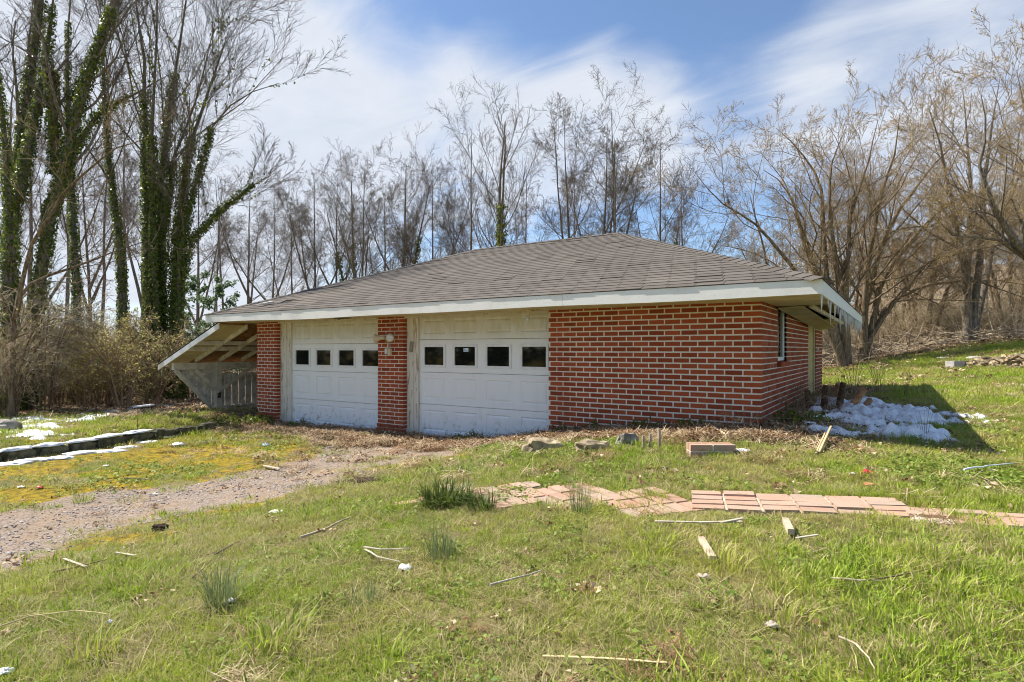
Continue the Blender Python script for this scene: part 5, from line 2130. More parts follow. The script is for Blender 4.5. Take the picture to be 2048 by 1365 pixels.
# ------------------------------------------------------------------ the brick path
def build_path():
    path = bpy.data.objects.new('path', None)
    COL.objects.link(path)
    tag(path, 'old brick path set in tilted slabs across the lawn', kind='structure')
    rr = random.Random(31)
    lw = .2

    def slab(c, ang, nx, ny, tilt, lay, mort, skip=()):
        """nx by ny bricks; lay 0 = along the slab, 1 = across"""
        cx, cy = c
        z0 = gz(cx, cy, False) + .016
        bl, bw = (.2, .1) if lay == 0 else (.1, .2)
        W, H = nx * (bl + .012), ny * (bw + .012)
        ca, sa = math.cos(ang), math.sin(ang)
        hw, hh = W / 2, H / 2
        zz = [gz(cx + u * ca - v * sa, cy + u * sa + v * ca, False) for u, v in ((hw, 0), (-hw, 0), (0, hh), (0, -hh))]
        z0 = max(gz(cx, cy, False), sum(zz) / 4) + (.022 if mort and lay == 0 else .016)
        M = Matrix.Translation((cx, cy, z0)) @ Matrix.Rotation(ang, 4, 'Z') @ Matrix.Rotation(-math.atan2(zz[0] - zz[1], W) + tilt[1] * .5, 4, 'Y') @ Matrix.Rotation(math.atan2(zz[2] - zz[3], H) + tilt[0] * .5, 4, 'X')
        e = bpy.data.objects.new('paving_slab', MB().box(-W / 2 + .012, W / 2 - .012, -H / 2 + .012, H / 2 - .012, -.09, -.013).mesh('paving_slab', MT['joint_sand'] if mort else MT['soil']))
        COL.objects.link(e)
        e.parent = path
        e.matrix_local = M
        key = {}
        for i in range(nx):
            for j in range(ny):
                if (i, j) in skip:
                    continue
                ox = -W / 2 + (i + .5) * (bl + .012)
                oy = -H / 2 + (j + .5) * (bw + .012)
                k = 0
                mb = MB()
                hx, hy, q = bl / 2, bw / 2, .004
                mb.hexa([(-hx, -hy, -.05), (hx, -hy, -.05), (hx, hy, -.05), (-hx, hy, -.05), (-hx + q, -hy + q, 0), (hx - q, -hy + q, 0), (hx - q, hy - q, 0), (-hx + q, hy - q, 0)])
                if 'm' not in key:
                    key['m'] = mb.mesh('brick', MT['paver'])
                b = link('brick', key['m'], e, (ox, oy, rr.uniform(-.006, .006)))
                b.rotation_euler = (rr.uniform(-.02, .02), rr.uniform(-.02, .02), rr.uniform(-.015, .015))
        r = math.hypot(W, H) / 2
        # keep grass off the middle of the slab
        ca, sa = math.cos(ang), math.sin(ang)
        for i in np.linspace(-.5, .5, max(2, int(W / .12))):
            for j in np.linspace(-.5, .5, max(2, int(H / .12))):
                lx, ly = i * max(W - .12, 0), j * max(H - .12, 0)
                PAVED.append((cx + lx * ca - ly * sa, cy + lx * sa + ly * ca, rr.uniform(.055, .09) if lay else .095))

    def ctr(ix, iy, z):
        return on_plane(ix, iy, z)[:2]
    # the long slab of stretchers, then single squares turned askew, then the last run at the right
    def ang2(a, b):
        return math.atan2(b[1] - a[1], b[0] - a[0])
    A, B = ctr(1395, 1000, .41), ctr(1800, 1018, .44)
    a = ang2(A, B)
    L = math.hypot(B[0] - A[0], B[1] - A[1])
    slab(((A[0] + B[0]) / 2, (A[1] + B[1]) / 2), a, max(4, round(L / .212)), 4, (.03, .0), 0, True)
    A2, B2 = ctr(1812, 1031, .44), ctr(2190, 1060, .46)
    a2 = ang2(A2, B2)
    L2 = math.hypot(B2[0] - A2[0], B2[1] - A2[1])
    slab(((A2[0] + B2[0]) / 2, (A2[1] + B2[1]) / 2), a2, max(4, round(L2 / .212)), 3, (.0, .0), 0, True, ((0, 0),))
    slab(ctr(1290, 1003, .40), a + .62, 5, 3, (.03, .02), 1, True, ())
    slab(ctr(1150, 993, .37), a + .74, 5, 3, (.03, .03), 1, True, ())
    slab(ctr(1035, 990, .345), a + .70, 5, 3, (.03, .03), 1, True, ((4, 0), (4, 1)))
    slab(ctr(930, 974, .33), a + .60, 3, 2, (.03, .03), 1, False, ((2, 1),))
    slab(ctr(838, 1000, .30), a + .70, 2, 1, (.03, .08), 0, False)


build_path()
cover()


# ------------------------------------------------------------------ rocks, snow, the low wall, wood, litter
def lump(seed, s, rough_=.25, sub=3, flat=.0, freq=1.6):
    """an angular stone; s = half sizes"""
    import mathutils.noise as nz
    bm = bmesh.new()
    bmesh.ops.create_icosphere(bm, subdivisions=sub, radius=1)
    off = Vector((seed * 3.1, seed * 1.7, seed * .9))
    for v in bm.verts:
        p = v.co.copy()
        b = Vector([math.copysign(abs(c) ** .62, c) for c in p])
        k = 1 + rough_ * nz.fractal(p * freq + off, 1.0, 2.0, 4)
        v.co = Vector((b.x * s[0] * k, b.y * s[1] * k, b.z * s[2] * k))
    return bm


def stone(name, label, cat, pos, s, mat, seed, rotz=0, group=None, parent=None, rough_=.25, sink=.35):
    bm = lump(seed, s, rough_)
    me = bpy.data.meshes.new(name)
    bm.to_mesh(me)
    bm.free()
    me.materials.append(MT[mat])
    o = link(name, me, parent, (pos[0], pos[1], pos[2] + s[2] * (1 - 2 * sink)))
    o.rotation_euler = (0, 0, rotz)
    if parent is None:
        tag(o, label, cat, group)
    return o


def px(pix, depth):
    return pix * depth / FPX


def dep(p):
    return (Vector(p) - EYE).dot(FWD)


def stones():
    A = YAW
    for (ix, iy, w, h, mat, lab, sd) in (
            (1084, 906, 78, 36, 'stone_tan', 'big pale flat topped stone in front of the second door corner', 1),
            (1186, 903, 66, 26, 'stone_tan', 'low tan stone half sunk in weeds between the big pale stone and the grey one', 2),
            (1256, 891, 46, 30, 'stone_grey', 'rough grey stone beside the cut stubs by the brick wall', 3),
            (1566, 872, 44, 16, 'stone_tan', 'small brown stone in the shade by the wall corner', 4)):
        p = hit(ix, iy)
        d = dep(p)
        stone('stone', lab, 'stone', p, (px(w, d) / 2, px(w, d) * .3, px(h, d) * .66), mat, sd, A + .2 * sd, None, None, .34, .4)
    for (ix, iy, w, h, mat, lab, sd) in ((225, 832, 30, 10, 'stone_grey', 'flat stone with snow on it by the left bank', 11),):
        p = hit(ix, iy)
        d = dep(p)
        stone('stone', lab, 'stone', p, (px(w, d) / 2, px(w, d) * .3, px(h, d) * .9), mat, sd, A)


def wall_and_snow():
    """the low wall that holds the further lawn, built of rough blocks, with snow along its top and foot"""
    w = thing('low_wall', 'low mossy stone wall topped with snow on the left lawn', 'wall')
    rr = random.Random(41)
    pts = [Vector((*p, 0)) for p in WALL_LINE]
    snow = []
    for si, (a, b) in enumerate(zip(pts[:-1], pts[1:])):
        L = (b - a).length
        t = (b - a) / L
        n = max(2, round(L / .42))
        hgt = .15 if si < 3 else .17
        for k in range(n):
            q = a + t * (L * (k + .5) / n)
            z = gz(q.x, q.y, False)
            s = (L / n * .53, .10, hgt * .62)
            st = stone('stone', None, None, (q.x, q.y, z + .03), s, 'mossy_stone', 60 + si * 9 + k, math.atan2(t.y, t.x) + rr.uniform(-.06, .06), None, w, .3, .42)
            if si < 4:
                snow.append((q.x, q.y, z + .03 + s[2] * 1.16 + .005, L / n * .56, .115, .03, math.atan2(t.y, t.x)))
    # snow is one body: caps on the stones, drifts at the foot, patches on the bank
    bmx = bmesh.new()
    import mathutils.noise as nz

    def blob(x, y, z, a, b, h, rot, seed):
        bm = bmesh.new()
        bmesh.ops.create_icosphere(bm, subdivisions=3, radius=1)
        off = Vector((seed * 2.3, seed * 1.1, 0))
        for v in bm.verts:
            p = v.co
            k = 1 + .38 * nz.fractal(Vector((p.x * 1.5, p.y * 1.5, p.z)) + off, 1, 2, 4)
            v.co = Vector((p.x * a * k, p.y * b * k, max(p.z, -.35) * h * (1 + .5 * nz.noise(p * 3 + off))))
        bmesh.ops.transform(bm, matrix=Matrix.Translation((x, y, z)) @ Matrix.Rotation(rot, 4, 'Z'), verts=bm.verts)
        me = bpy.data.meshes.new('t')
        bm.to_mesh(me)
        bm.free()
        bmx.from_mesh(me)
        bpy.data.meshes.remove(me)
    for k, q in enumerate(snow):
        blob(*q, k)
    for k, (ix, iy, w_, d_, h_) in enumerate(((20, 930, 60, .12, .03), (70, 922, 50, .12, .03), (120, 918, 40, .10, .03), (165, 908, 50, .12, .035), (215, 905, 60, .11, .03), (255, 897, 40, .1, .03), (290, 887, 30, .08, .03), (310, 886, 12, .06, .03), (325, 876, 25, .06, .02))):
        p = hit(ix, iy)
        blob(p.x, p.y, p.z + .005, px(w_, dep(p)) * .6, d_, h_, YAW + rr.uniform(.2, .5), 20 + k)
    me = bpy.data.meshes.new('snow')
    bmx.to_mesh(me)
    bmx.free()
    me.materials.append(MT['snow'])
    me.polygons.foreach_set('use_smooth', [True] * len(me.polygons))
    o = link('snow', me)
    tag(o, 'old snow lying along the top and foot of the low wall', kind='stuff')

    # thin patchy snow among the leaves on the bank at the left, and the heap in the shade right of the garage
    def sheet(name, label, x0, x1, y0, y1, step, thick, extra=0.0):
        xs, ys = np.arange(x0, x1, step), np.arange(y0, y1, step)
        X, Y = np.meshgrid(xs, ys, indexing='ij')
        T = thick(X, Y)
        Z = height(X, Y) + T + extra
        n, m = X.shape
        i = np.arange(n - 1)[:, None] * m + np.arange(m - 1)[None, :]
        F = np.stack([i, i + m, i + m + 1, i + 1], -1).reshape(-1, 4)
        keep = T.ravel()[F].max(1) > 0
        F = F[keep]
        used = np.unique(F)
        rm = np.full(n * m, -1)
        rm[used] = np.arange(len(used))
        V = np.c_[X.ravel(), Y.ravel(), np.maximum(Z.ravel(), (height(X, Y) - .02).ravel())][used]
        o = link(name, mesh_np(name, V, rm[F], MT['snow'], True))
        return tag(o, label, kind='stuff')

    c = [hit(ix, iy) for ix, iy in ((1690, 855), (1735, 838), (1790, 836), (1775, 868), (1845, 872), (1700, 812))]
    rad = [.62, .7, .72, .45, .34, .8]

    def heap(X, Y):
        m = np.full(X.shape, -1.0)
        for p, r in zip(c, rad):
            m = np.maximum(m, 1 - np.hypot(X - p.x, (Y - p.y) * .9) / r)
        ragged = fbm(X, Y, 3.2, 101, 4) - .5
        fine_ = fbm(X, Y, 11, 103, 3) - .5
        return (np.clip(m, -1, .45) * .20 + ragged * .34 + fine_ * .20 - .02) * .78
    sheet('snow_heap', 'melting snow heap in the shade right of the garage', .3, 2.9, -1.6, 2.8, .022, heap)
    sp = [hit(30, 850), hit(120, 838), hit(60, 875), hit(320, 818), hit(395, 806), hit(0, 860), hit(200, 835)]
    sr = [1.1, 1.3, .5, .55, .5, .9, .5]

    def bank(X, Y):
        m = np.full(X.shape, -1.0)
        for p, r in zip(sp, sr):
            m = np.maximum(m, 1 - np.hypot(X - p.x, Y - p.y) / r)
        ragged = fbm(X, Y, 2.4, 111, 4) - .5
        fine_ = fbm(X, Y, 9, 113, 3) - .5
        return (np.clip(m, -1, .35) * .14 + ragged * .32 + fine_ * .16 - .05) * .6
    xs = [p.x for p in sp]
    ys = [p.y for p in sp]
    sheet('snow', 'patchy snow among dead leaves on the left bank', min(xs) - 1.5, max(xs) + 1, min(ys) - 1.5, max(ys) + 1.5, .05, bank, .012)


def stick(name, label, cat, pix, w, mat, lift=.012, group=None, sec='tube', h=None, zs=None):
    """a stick or lath lying along ground points seen at the given pixels; w in pixels there"""
    P = [hit(*q) for q in pix]
    o = P[0]
    d = dep(o)
    r = px(w, d) / 2
    L = []
    for k, p in enumerate(P):
        z = lift + r + (zs[k] if zs else 0)
        L.append(Vector((p.x - o.x, p.y - o.y, p.z - o.z + z)))
    mb = MB()
    if sec == 'tube':
        # extra bends so that it reads as a twig
        rr = random.Random(int(pix[0][0]))
        Q = [L[0]]
        for a, b in zip(L[:-1], L[1:]):
            n = max(2, int((b - a).length / .07))
            for i in range(1, n + 1):
                q = a.lerp(b, i / n)
                if i < n or b is not L[-1]:
                    q = q + Vector((rr.uniform(-1, 1), rr.uniform(-1, 1), rr.uniform(-.3, .6))) * r * .9
                Q.append(q)
        mb.tube(Q, [r * (1 - .55 * i / (len(Q) - 1)) for i in range(len(Q))], 6)
    else:
        for a, b in zip(L[:-1], L[1:]):
            mb.bar(a, b, r * 2, h or r * .7)
    ob = mb.build(name, MT[mat], None, o)
    if sec != 'tube':
        soften(ob, .0015)
    return tag(ob, label, cat, group)


def crumple(name, label, cat, ix, iy, w, h, mat, seed, group=None, mat2=None):
    """crumpled paper, bag or leaf about w by h pixels"""
    p = hit(ix, iy)
    d = dep(p)
    a, b = px(w, d) / 2, px(h, d)
    rng = np.random.default_rng(seed)
    n = 8
    f1, f2, f3 = rng.uniform(1.5, 4), rng.uniform(-4, 4), rng.uniform(0, 3)
    V, F = [], []
    for i in range(n):
        for j in range(n):
            u, v = i / (n - 1) * 2 - 1, j / (n - 1) * 2 - 1
            e = max(0, 1 - max(abs(u), abs(v)) ** 2)
            fold = abs(math.sin(u * f1 + v * f2 + f3)) * .7 + .3 * rng.random()
            z = b * .85 * fold * (.35 + .65 * e) + .006
            k = 1 - .25 * (u * u * v * v) + rng.normal(0, .09)
            V.append((u * a * k, v * a * .7 * k, z))
    for i in range(n - 1):
        for j in range(n - 1):
            q = i * n + j
            F.append((q, q + n, q + n + 1, q + 1))
    V = np.array(V)
    o = link(name, mesh_np(name, V, np.array(F), MT[mat], False), None, p)
    o.rotation_euler = (0, 0, YAW + rng.uniform(-.5, .5))
    s = o.modifiers.new('thickness', 'SOLIDIFY')
    s.thickness = .003
    return tag(o, label, cat, group)


def tuft_plant(name, label, cat, ix, iy, n, rad, h0, h1, w, mat, seed, lean=.6, curl=.6):
    p = hit(ix, iy)
    o = link(name, blades(seed, n, rad, h0, h1, w, MT[mat], lean, name, curl), None, p)
    return tag(o, label, cat)


def yard_things():
    # cut posts in the snow
    for k, (a, b, w, zt, lab) in enumerate(((((1667, 803)), (1678, 768), 12, .32, 'short dark cut post closest to the garage side door'), ((1694, 830), (1728, 778), 15, .5, 'long sawn log leaning out of the snow heap'), ((1722, 824), (1740, 800), 12, .3, 'small sawn log leaning beside the long one in the snow'))):
        p = hit(*a)
        d = dep(p)
        top = EYE + ray(b[0], b[1]) * (d - .15 + .1 * k)
        L = top - p
        r = px(w, d) / 2
        ax = L.normalized()
        root = thing('cut_log', lab, 'log', p)
        MB().tube([-ax * .12, L * .3, L * .7, L], [r * 1.05, r, r * .97, r * .95], 10).build('bark', MT['log_bark'], root, smooth=False)
        MB().tube([L + ax * .001, L + ax * .004], [r * .93, r * .9], 10).build('cut_face', MT['cut_wood'], root)
    # dark stump pile by the wall and the briars round it
    p = hit(1608, 822)
    for k in range(3):
        q = p + Vector((.05 + .17 * k, .25 * k - .1, 0))
        MBt = MB().tube([Vector((0, 0, -.1)), Vector((.02, 0, .12)), Vector((.03 * k, .02, .3 + .04 * k))], [.05, .045, .035], 8)
        tag(MBt.build('stump', MT['dark_wood'], None, Vector((q.x, q.y, gz(q.x, q.y)))), 'dark cut stump in the briars against the side wall', 'stump', 'stumps by the side wall')
    parts = woody(501, [([(0, 0, 0), (.25 * math.cos(a), .25 * math.sin(a), .3), (.7 * math.cos(a), .7 * math.sin(a), .55), (1.0 * math.cos(a), 1.0 * math.sin(a), .35)], .008, .003) for a in np.linspace(0, 6.0, 9)],
                  [dict(n=6, t0=.1, ang=.8, ratio=.4, P=5, S=3, wander=.3, up=0, rmin=.003), dict(n=4, t0=.1, ang=.8, ratio=.5, P=3, S=3, wander=.2, up=0, rmin=.002)], 'twig_red', 'twig_red', bud=(2, 1.2, .03, 'ivy_leaf'))
    for k, (ix, iy, s) in enumerate(((1590, 835, .55), (1640, 815, .6), (1600, 815, .5), (1490, 862, .35))):
        plant('briar', ['dark briar tangle at the near foot of the side wall', 'dark briar tangle by the short cut post', 'dark briar tangle below the side door', 'small dry briar at the front of the wall corner'][k], 'shrub', parts, hit(ix, iy), k * 1.7, s, None)
    up = woody(502, [([(.02 * k, .03 * (k % 3), 0), (.05 * k - .1, .05, .35), (.12 * k - .3, .06 * k, .7 + .06 * k)], .006, .002) for k in range(6)], [dict(n=4, t0=.3, ang=.6, ratio=.3, P=4, S=3, wander=.1, up=.1, rmin=.002)], 'twig_wood', 'twig_red')
    for k, (ix, iy, s) in enumerate(((1700, 790, .9), (1760, 792, .8), (1810, 798, .5), (1845, 880, .35))):
        plant('sapling_shoots', ['bare shoots rising behind the sawn logs', 'bare shoots at the back of the snow heap', 'low bare shoots at the far edge of the snow heap', 'tiny dry shoots at the near edge of the snow heap'][k], 'shrub', up, hit(ix, iy), k * 2.1, s)
    ivy = woody(503, [([(.0, 0, 0), (.08 * math.cos(a), .08 * math.sin(a), .07), (.3 * math.cos(a), .3 * math.sin(a), .08)], .004, .002) for a in np.linspace(0, 6, 8)], [dict(n=4, t0=.2, ang=.8, ratio=.5, P=4, S=3, wander=.25, up=0, rmin=.002)], 'twig_red', 'twig_red', bud=(1, 9, .045, 'ivy_leaf'))
    for k, (ix, iy, s, lab) in enumerate(((520, 850, 1.2, 'ivy spilling from the foot of the left brick pier'), (480, 852, 1.2, 'ivy on the end of the low wall beside the lean-to'), (440, 852, 1.1, 'trailing ivy below the lean-to post'), (762, 858, .7, 'ivy at the foot of the pier between the doors'), (940, 884, .8, 'ivy below the middle of the second door'),
                                          (1130, 868, .7, 'ivy at the left foot of the long brick wall'), (1200, 862, .8, 'dark ivy under the middle of the long brick wall'), (1290, 862, .8, 'ivy below the long wall behind the grey stone'), (1390, 858, .7, 'ivy at the wall behind the low brick block'), (600, 855, .8, 'ivy under the left edge of the first door'), (1600, 850, 1.0, 'green ivy in the shade of the side wall'))):
        plant('ivy', lab, 'ivy', ivy, hit(ix, iy), k * 1.3, s)
    # three cut stubs by the wall
    p = hit(1300, 898)
    for k, (dx, h, lab) in enumerate(((-.07, .13, 'shortest of three pale cut stubs by the grey stone'), (.0, .15, 'middle one of three pale cut stubs by the grey stone'), (.09, .2, 'tallest of three pale cut stubs by the grey stone'))):
        q = p + RGT * dx
        MBt = MB().tube([Vector((0, 0, -.05)), Vector((.004, 0, h * .5)), Vector((.0, .005, h))], [.018, .017, .016], 8)
        tag(MBt.build('cut_stub', MT['weathered_wood'], None, q), lab, 'stub')
    # low brick block
    p = hit(1424, 913)
    root = thing('brick_block', 'low block of mortared brick set in the weeds before the long wall', 'planter', p, YAW - .03)
    w = px(92, dep(p))
    W, D, H = w * .92, .16, .115
    MB().box(-W / 2 + .004, W / 2 - .004, .004, D - .004, -.12, H - .017).build('mortar_core', MT['mortar'], root)
    for j in range(2):
        z = H - .068 * (j + 1) - .002
        xs = [(-W / 2, -W / 2 + .2), (-W / 2 + .212, -W / 2 + .412), (-W / 2 + .424, W / 2)] if j == 0 else [(-W / 2, -W / 2 + .1), (-W / 2 + .112, -W / 2 + .312), (-W / 2 + .324, W / 2)]
        for (a, b) in xs:
            if b - a > .02:
                MB().box(a, b, 0, .074, z, z + .058).build('brick', MT['paver'], root)
                MB().box(a, b, D - .074, D, z, z + .058).build('brick', MT['paver'], root)
    # tufts with a look of their own
    tuft_plant('grass_clump', 'dark green strappy clump growing over the first path slab', 'grass clump', 893, 1010, 420, .17, .08, .24, .009, 'dark_grass', 601, .9, .9)
    tuft_plant('grass_clump', 'smaller strappy clump beside the dark one on the path', 'grass clump', 965, 1018, 150, .09, .06, .16, .008, 'dark_grass', 602, .9, .9)
    tuft_plant('onion_grass', 'blue green wispy grass tuft rising between two tilted path slabs', 'grass clump', 1162, 1030, 110, .06, .10, .26, .0026, 'onion', 603, .35, .3)
    tuft_plant('onion_grass', 'blue green wispy tuft with white litter at its foot', 'grass clump', 440, 1210, 170, .06, .10, .26, .0024, 'onion', 604, .8, .4)
    tuft_plant('onion_grass', 'blue green wispy tuft in the middle of the lawn below the path clump', 'grass clump', 880, 1115, 150, .08, .08, .22, .0026, 'onion', 605, .5, .4)
    tuft_plant('onion_grass', 'small blue green tuft between the driveway edge and the dark clump', 'grass clump', 930, 950, 60, .06, .06, .17, .003, 'onion', 606, .5, .4)
    tuft_plant('onion_grass', 'faint blue green tuft low on the lawn left of the bare patch', 'grass clump', 725, 1210, 80, .06, .06, .16, .0026, 'onion', 607, .6, .4)
    tuft_plant('grass_clump', 'pale strap leaved tuft on the lawn above the corner of the picture', 'grass clump', 550, 1285, 120, .11, .06, .15, .005, 'grass', 608, .9, .8)
    TUFT = ['green tuft on the mossy far side of the drive', 'green tuft at the far edge of the drive below the red can', 'green tuft between the drive and the first path slab', 'green tuft above the long brown stick', 'green tuft on the near edge of the drive beside the dirt clod', 'green tuft just above the dark twig on the right lawn', 'green tuft beside the curled grey leaf', 'green tuft low in the right corner of the lawn', 'green tuft right of the short thick board',
            'green tuft by the left end of the long lath', 'green tuft above the pale bag in the bottom left corner', 'bright green tuft near the snow heap at the edge of the shade', 'bright green tuft under the sawn logs in the shade']
    for k, (ix, iy) in enumerate(((378, 958), (165, 1005), (800, 1020), (620, 1040), (330, 1090), (1880, 1190), (1560, 1240), (1950, 1280), (1450, 1140), (760, 1330), (180, 1310), (1800, 880), (1710, 870))):
        tag(link('grass_clump', blades(620 + k, 90, .09, .05, .12, .005, MT['grass'], .8, 'grass_clump'), None, hit(ix, iy)), TUFT[k], 'grass clump', 'longer tufts in the lawn')
    # sticks, laths and boards
    stick('lath', 'long straw coloured lath lying at the bottom of the lawn', 'lath', ((1085, 1325), (1210, 1331), (1335, 1342)), 6, 'straw_wood', .016, None, 'bar')
    stick('board', 'short thick weathered board standing out of the grass below the path', 'board', ((1402, 1092), (1426, 1134)), 13, 'weathered_wood', .02, None, 'bar', .02)
    stick('lath', 'white splintered lath in the grass below the path', 'lath', ((1310, 1058), (1400, 1060), (1484, 1058)), 7, 'bleached_wood', .03, None, 'bar')
    stick('lath', 'second white splinter crossing the end of the long splintered lath', 'lath', ((1442, 1062), (1486, 1054)), 7, 'bleached_wood', .036, None, 'bar')
    stick('lath', 'short pale lath right of the wood chip', 'lath', ((1592, 1092), (1636, 1086)), 6, 'bleached_wood', .03, None, 'bar')
    stick('wood_chip', 'upright broken wood chip between the two pale laths', 'wood chip', ((1571, 1058), (1582, 1082)), 12, 'weathered_wood', .03, None, 'bar', .03)
    stick('stick', 'straight brown stick left of the lawn tuft', 'stick', ((600, 1086), (650, 1067), (704, 1043)), 6, 'weathered_wood', .02)
    stick('twig', 'dark twig low on the right lawn, paired with a pale one', 'twig', ((1735, 1178), (1800, 1170), (1882, 1150)), 4, 'twig_wood', .03)
    stick('twig', 'pale twig meeting the dark one on the right lawn', 'twig', ((1662, 1175), (1720, 1178), (1770, 1181)), 4, 'weathered_wood', .03)
    stick('twig', 'curved grey twig at the bottom right of the lawn', 'twig', ((1678, 1296), (1710, 1312), (1735, 1340), (1750, 1366)), 5, 'weathered_wood', .03)
    stick('stalk', 'bent white stalk, upper arm of a fork in the lawn', 'stalk', ((728, 1112), (760, 1117), (818, 1115)), 4, 'bleached_wood', .04)
    stick('stalk', 'bent white stalk, lower arm of a fork pointing at the clear bag', 'stalk', ((730, 1113), (755, 1128), (800, 1138)), 4, 'bleached_wood', .03)
    stick('twig', 'grey straight twig on the lawn beside the bare soil', 'twig', ((980, 1188), (1030, 1175), (1082, 1158)), 5, 'bleached_wood', .03)
    stick('twig', 'brown twig by the left edge of the lawn', 'twig', ((105, 1155), (160, 1142), (215, 1128)), 4, 'twig_wood', .02)
    stick('splinter', 'white splinter lying under the brown twig on the left', 'splinter', ((230, 1114), (272, 1121)), 5, 'bleached_wood', .02, None, 'bar')
    stick('splinter', 'white splinter crossing the brown twig on the left', 'splinter', ((128, 1130), (172, 1147)), 5, 'bleached_wood', .03, None, 'bar')
    stick('twig', 'thin brown twig above the mossy edge', 'twig', ((385, 1165), (420, 1134)), 3, 'twig_wood', .02)
    stick('twig', 'thin stem reaching up the drive edge', 'twig', ((430, 1118), (480, 1090)), 3, 'twig_wood', .02)
    stick('twig', 'dark twig on the gravel above the dirt clod', 'twig', ((245, 961), (300, 964)), 4, 'twig_wood', .01)
    stick('splinter', 'white chip of wood on the upper drive', 'splinter', ((528, 937), (560, 943)), 6, 'bleached_wood', .01, None, 'bar')
    stick('twig', 'pale grass stem bowed low at the left of the lawn', 'twig', ((0, 1278), (60, 1258), (150, 1246), (215, 1255)), 3, 'straw_wood', .05)
    stick('gutter_strip', 'bent pale metal strip lying on the right lawn', 'metal strip', ((1928, 955), (1975, 948), (2026, 942)), 4, 'white_plastic', .05)
    crumple('paper_scrap', 'small white end bracket at the tip of the pale metal strip', 'scrap', 1929, 955, 12, 6, 'paper', 31)
    stick('splinter', 'tan split stake stuck in the grass by the shaded lawn', 'stake', ((1638, 912), (1662, 884)), 4, 'straw_wood', .02, None, 'bar', .02, (0, .12))
    stick('splinter', 'second tan split stake leaning on the first', 'stake', ((1632, 914), (1650, 890)), 3, 'straw_wood', .02, None, 'bar', .02, (0, .08))
    stick('branch', 'grey fallen branch across the lawn edge at the far right', 'branch', ((1840, 682), (1900, 671), (1960, 668), (2080, 674)), 5, 'weathered_wood', .15)
    # bags, papers, cans, leaves
    for k, (ix, iy, w, h, m, nm, lab, cat) in enumerate((
            (357, 892, 28, 9, 'white_plastic', 'plastic_bag', 'white plastic bag on the moss in front of the low wall', 'bag'),
            (532, 893, 18, 9, 'blue_plastic', 'plastic_bag', 'blue plastic bag on the moss before the left pier', 'bag'),
            (412, 886, 16, 3, 'paper', 'paper_scrap', 'small white scrap between the white and blue bags', 'scrap'),
            (554, 1027, 30, 7, 'paper', 'paper_scrap', 'white paper lying at the lower edge of the drive', 'paper'),
            (810, 1143, 28, 18, 'white_plastic', 'clear_bag', 'clear crumpled bag at the end of the forked stalk', 'bag'),
            (912, 1003, 26, 12, 'white_plastic', 'cup', 'crushed white cup caught in the dark strappy clump', 'cup'),
            (80, 978, 16, 6, 'red_plastic', 'can', 'flattened red can on the left moss', 'can'),
            (42, 976, 14, 5, 'paper', 'paper_scrap', 'white scrap left of the red can', 'scrap'),
            (460, 1206, 24, 10, 'paper', 'paper_scrap', 'torn white scrap at the foot of the wispy tuft', 'scrap'),
            (310, 992, 10, 7, 'paper', 'paper_scrap', 'small round white scrap on the gravel', 'scrap'),
            (212, 934, 12, 4, 'paper', 'paper_scrap', 'small white scrap on the dark moss', 'scrap'),
            (221, 1252, 12, 14, 'white_plastic', 'plastic_bag', 'small bluish bag in the grass low on the left', 'bag'),
            (6, 1352, 34, 16, 'white_plastic', 'plastic_bag', 'pale bag in the very bottom left corner', 'bag'),
            (1735, 949, 26, 12, 'red_plastic', 'wrapper', 'crumpled red wrapper on the lawn by the shade', 'wrapper'),
            (1705, 952, 12, 8, 'paper', 'paper_scrap', 'white scrap left of the red wrapper', 'scrap'),
            (1545, 1258, 26, 16, 'grey_leaf', 'dead_leaf', 'curled grey leaf on the lower right lawn', 'leaf'),
            (1880, 1258, 18, 13, 'orange_clay', 'dead_leaf', 'orange curled leaf low on the right lawn', 'leaf'),
            (1408, 1158, 26, 12, 'grey_leaf', 'dead_leaf', 'grey leaf below the short thick board', 'leaf'),
            (1318, 1183, 12, 8, 'dry_leaf', 'dead_leaf', 'brown leaf left of the grey leaf', 'leaf'),
            (1340, 1272, 14, 12, 'dry_leaf', 'dead_leaf', 'brown leaf above the long lath end', 'leaf'),
            (1420, 939, 12, 6, 'orange_clay', 'dead_leaf', 'orange leaf between the brick block and the path', 'leaf'),
            (2022, 1352, 22, 10, 'dry_leaf', 'dead_leaf', 'brown leaf in the bottom right corner', 'leaf'),
            (1485, 905, 36, 9, 'white_plastic', 'bottle', 'squashed clear bottle right of the brick block', 'bottle'),
            (1838, 1041, 14, 6, 'white_plastic', 'paper_scrap', 'white scrap on the last run of the path', 'scrap'))):
        crumple(nm, lab, cat, ix, iy, w, h, m, 700 + k)
    p = hit(1738, 974)
    stone('brick_shard', 'orange brick shard on the lawn above the path', 'brick', p, (.035, .025, .022), 'orange_clay', 21)
    for k, (ix, iy, w, h, lab) in enumerate(((320, 1062, 28, 16, 'dark clod of roots at the lower edge of the drive'), (735, 962, 60, 8, 'dark heap of wet mulch beside the upper drive'), (700, 968, 50, 6, 'flat dark patch of mulch left of the wet heap'))):
        q = hit(ix, iy)
        d = dep(q)
        stone('soil_clod', lab, 'clod', q, (px(w, d) / 2, px(w, d) * .3, px(h, d) * .7), 'soil', 30 + k, YAW, None, None, .5, .45)
    # left bank: log with snow, pole
    q = hit(284, 826)
    d = dep(q)
    r = px(13, d) / 2
    root = thing('log', 'cut log with a cap of snow by the left bank', 'log', q, YAW - .2)
    MB().tube([(-.02, -.3, r), (0, 0, r), (.03, .4, r * 1.1)], [r * 1.0, r * 1.05, r * .95], 12).build('bark', MT['dark_wood'], root)
    MB().tube([(-.0205, -.303, r), (-.02, -.309, r)], [r * .95, r * .9], 12).build('cut_face', MT['weathered_wood'], root)
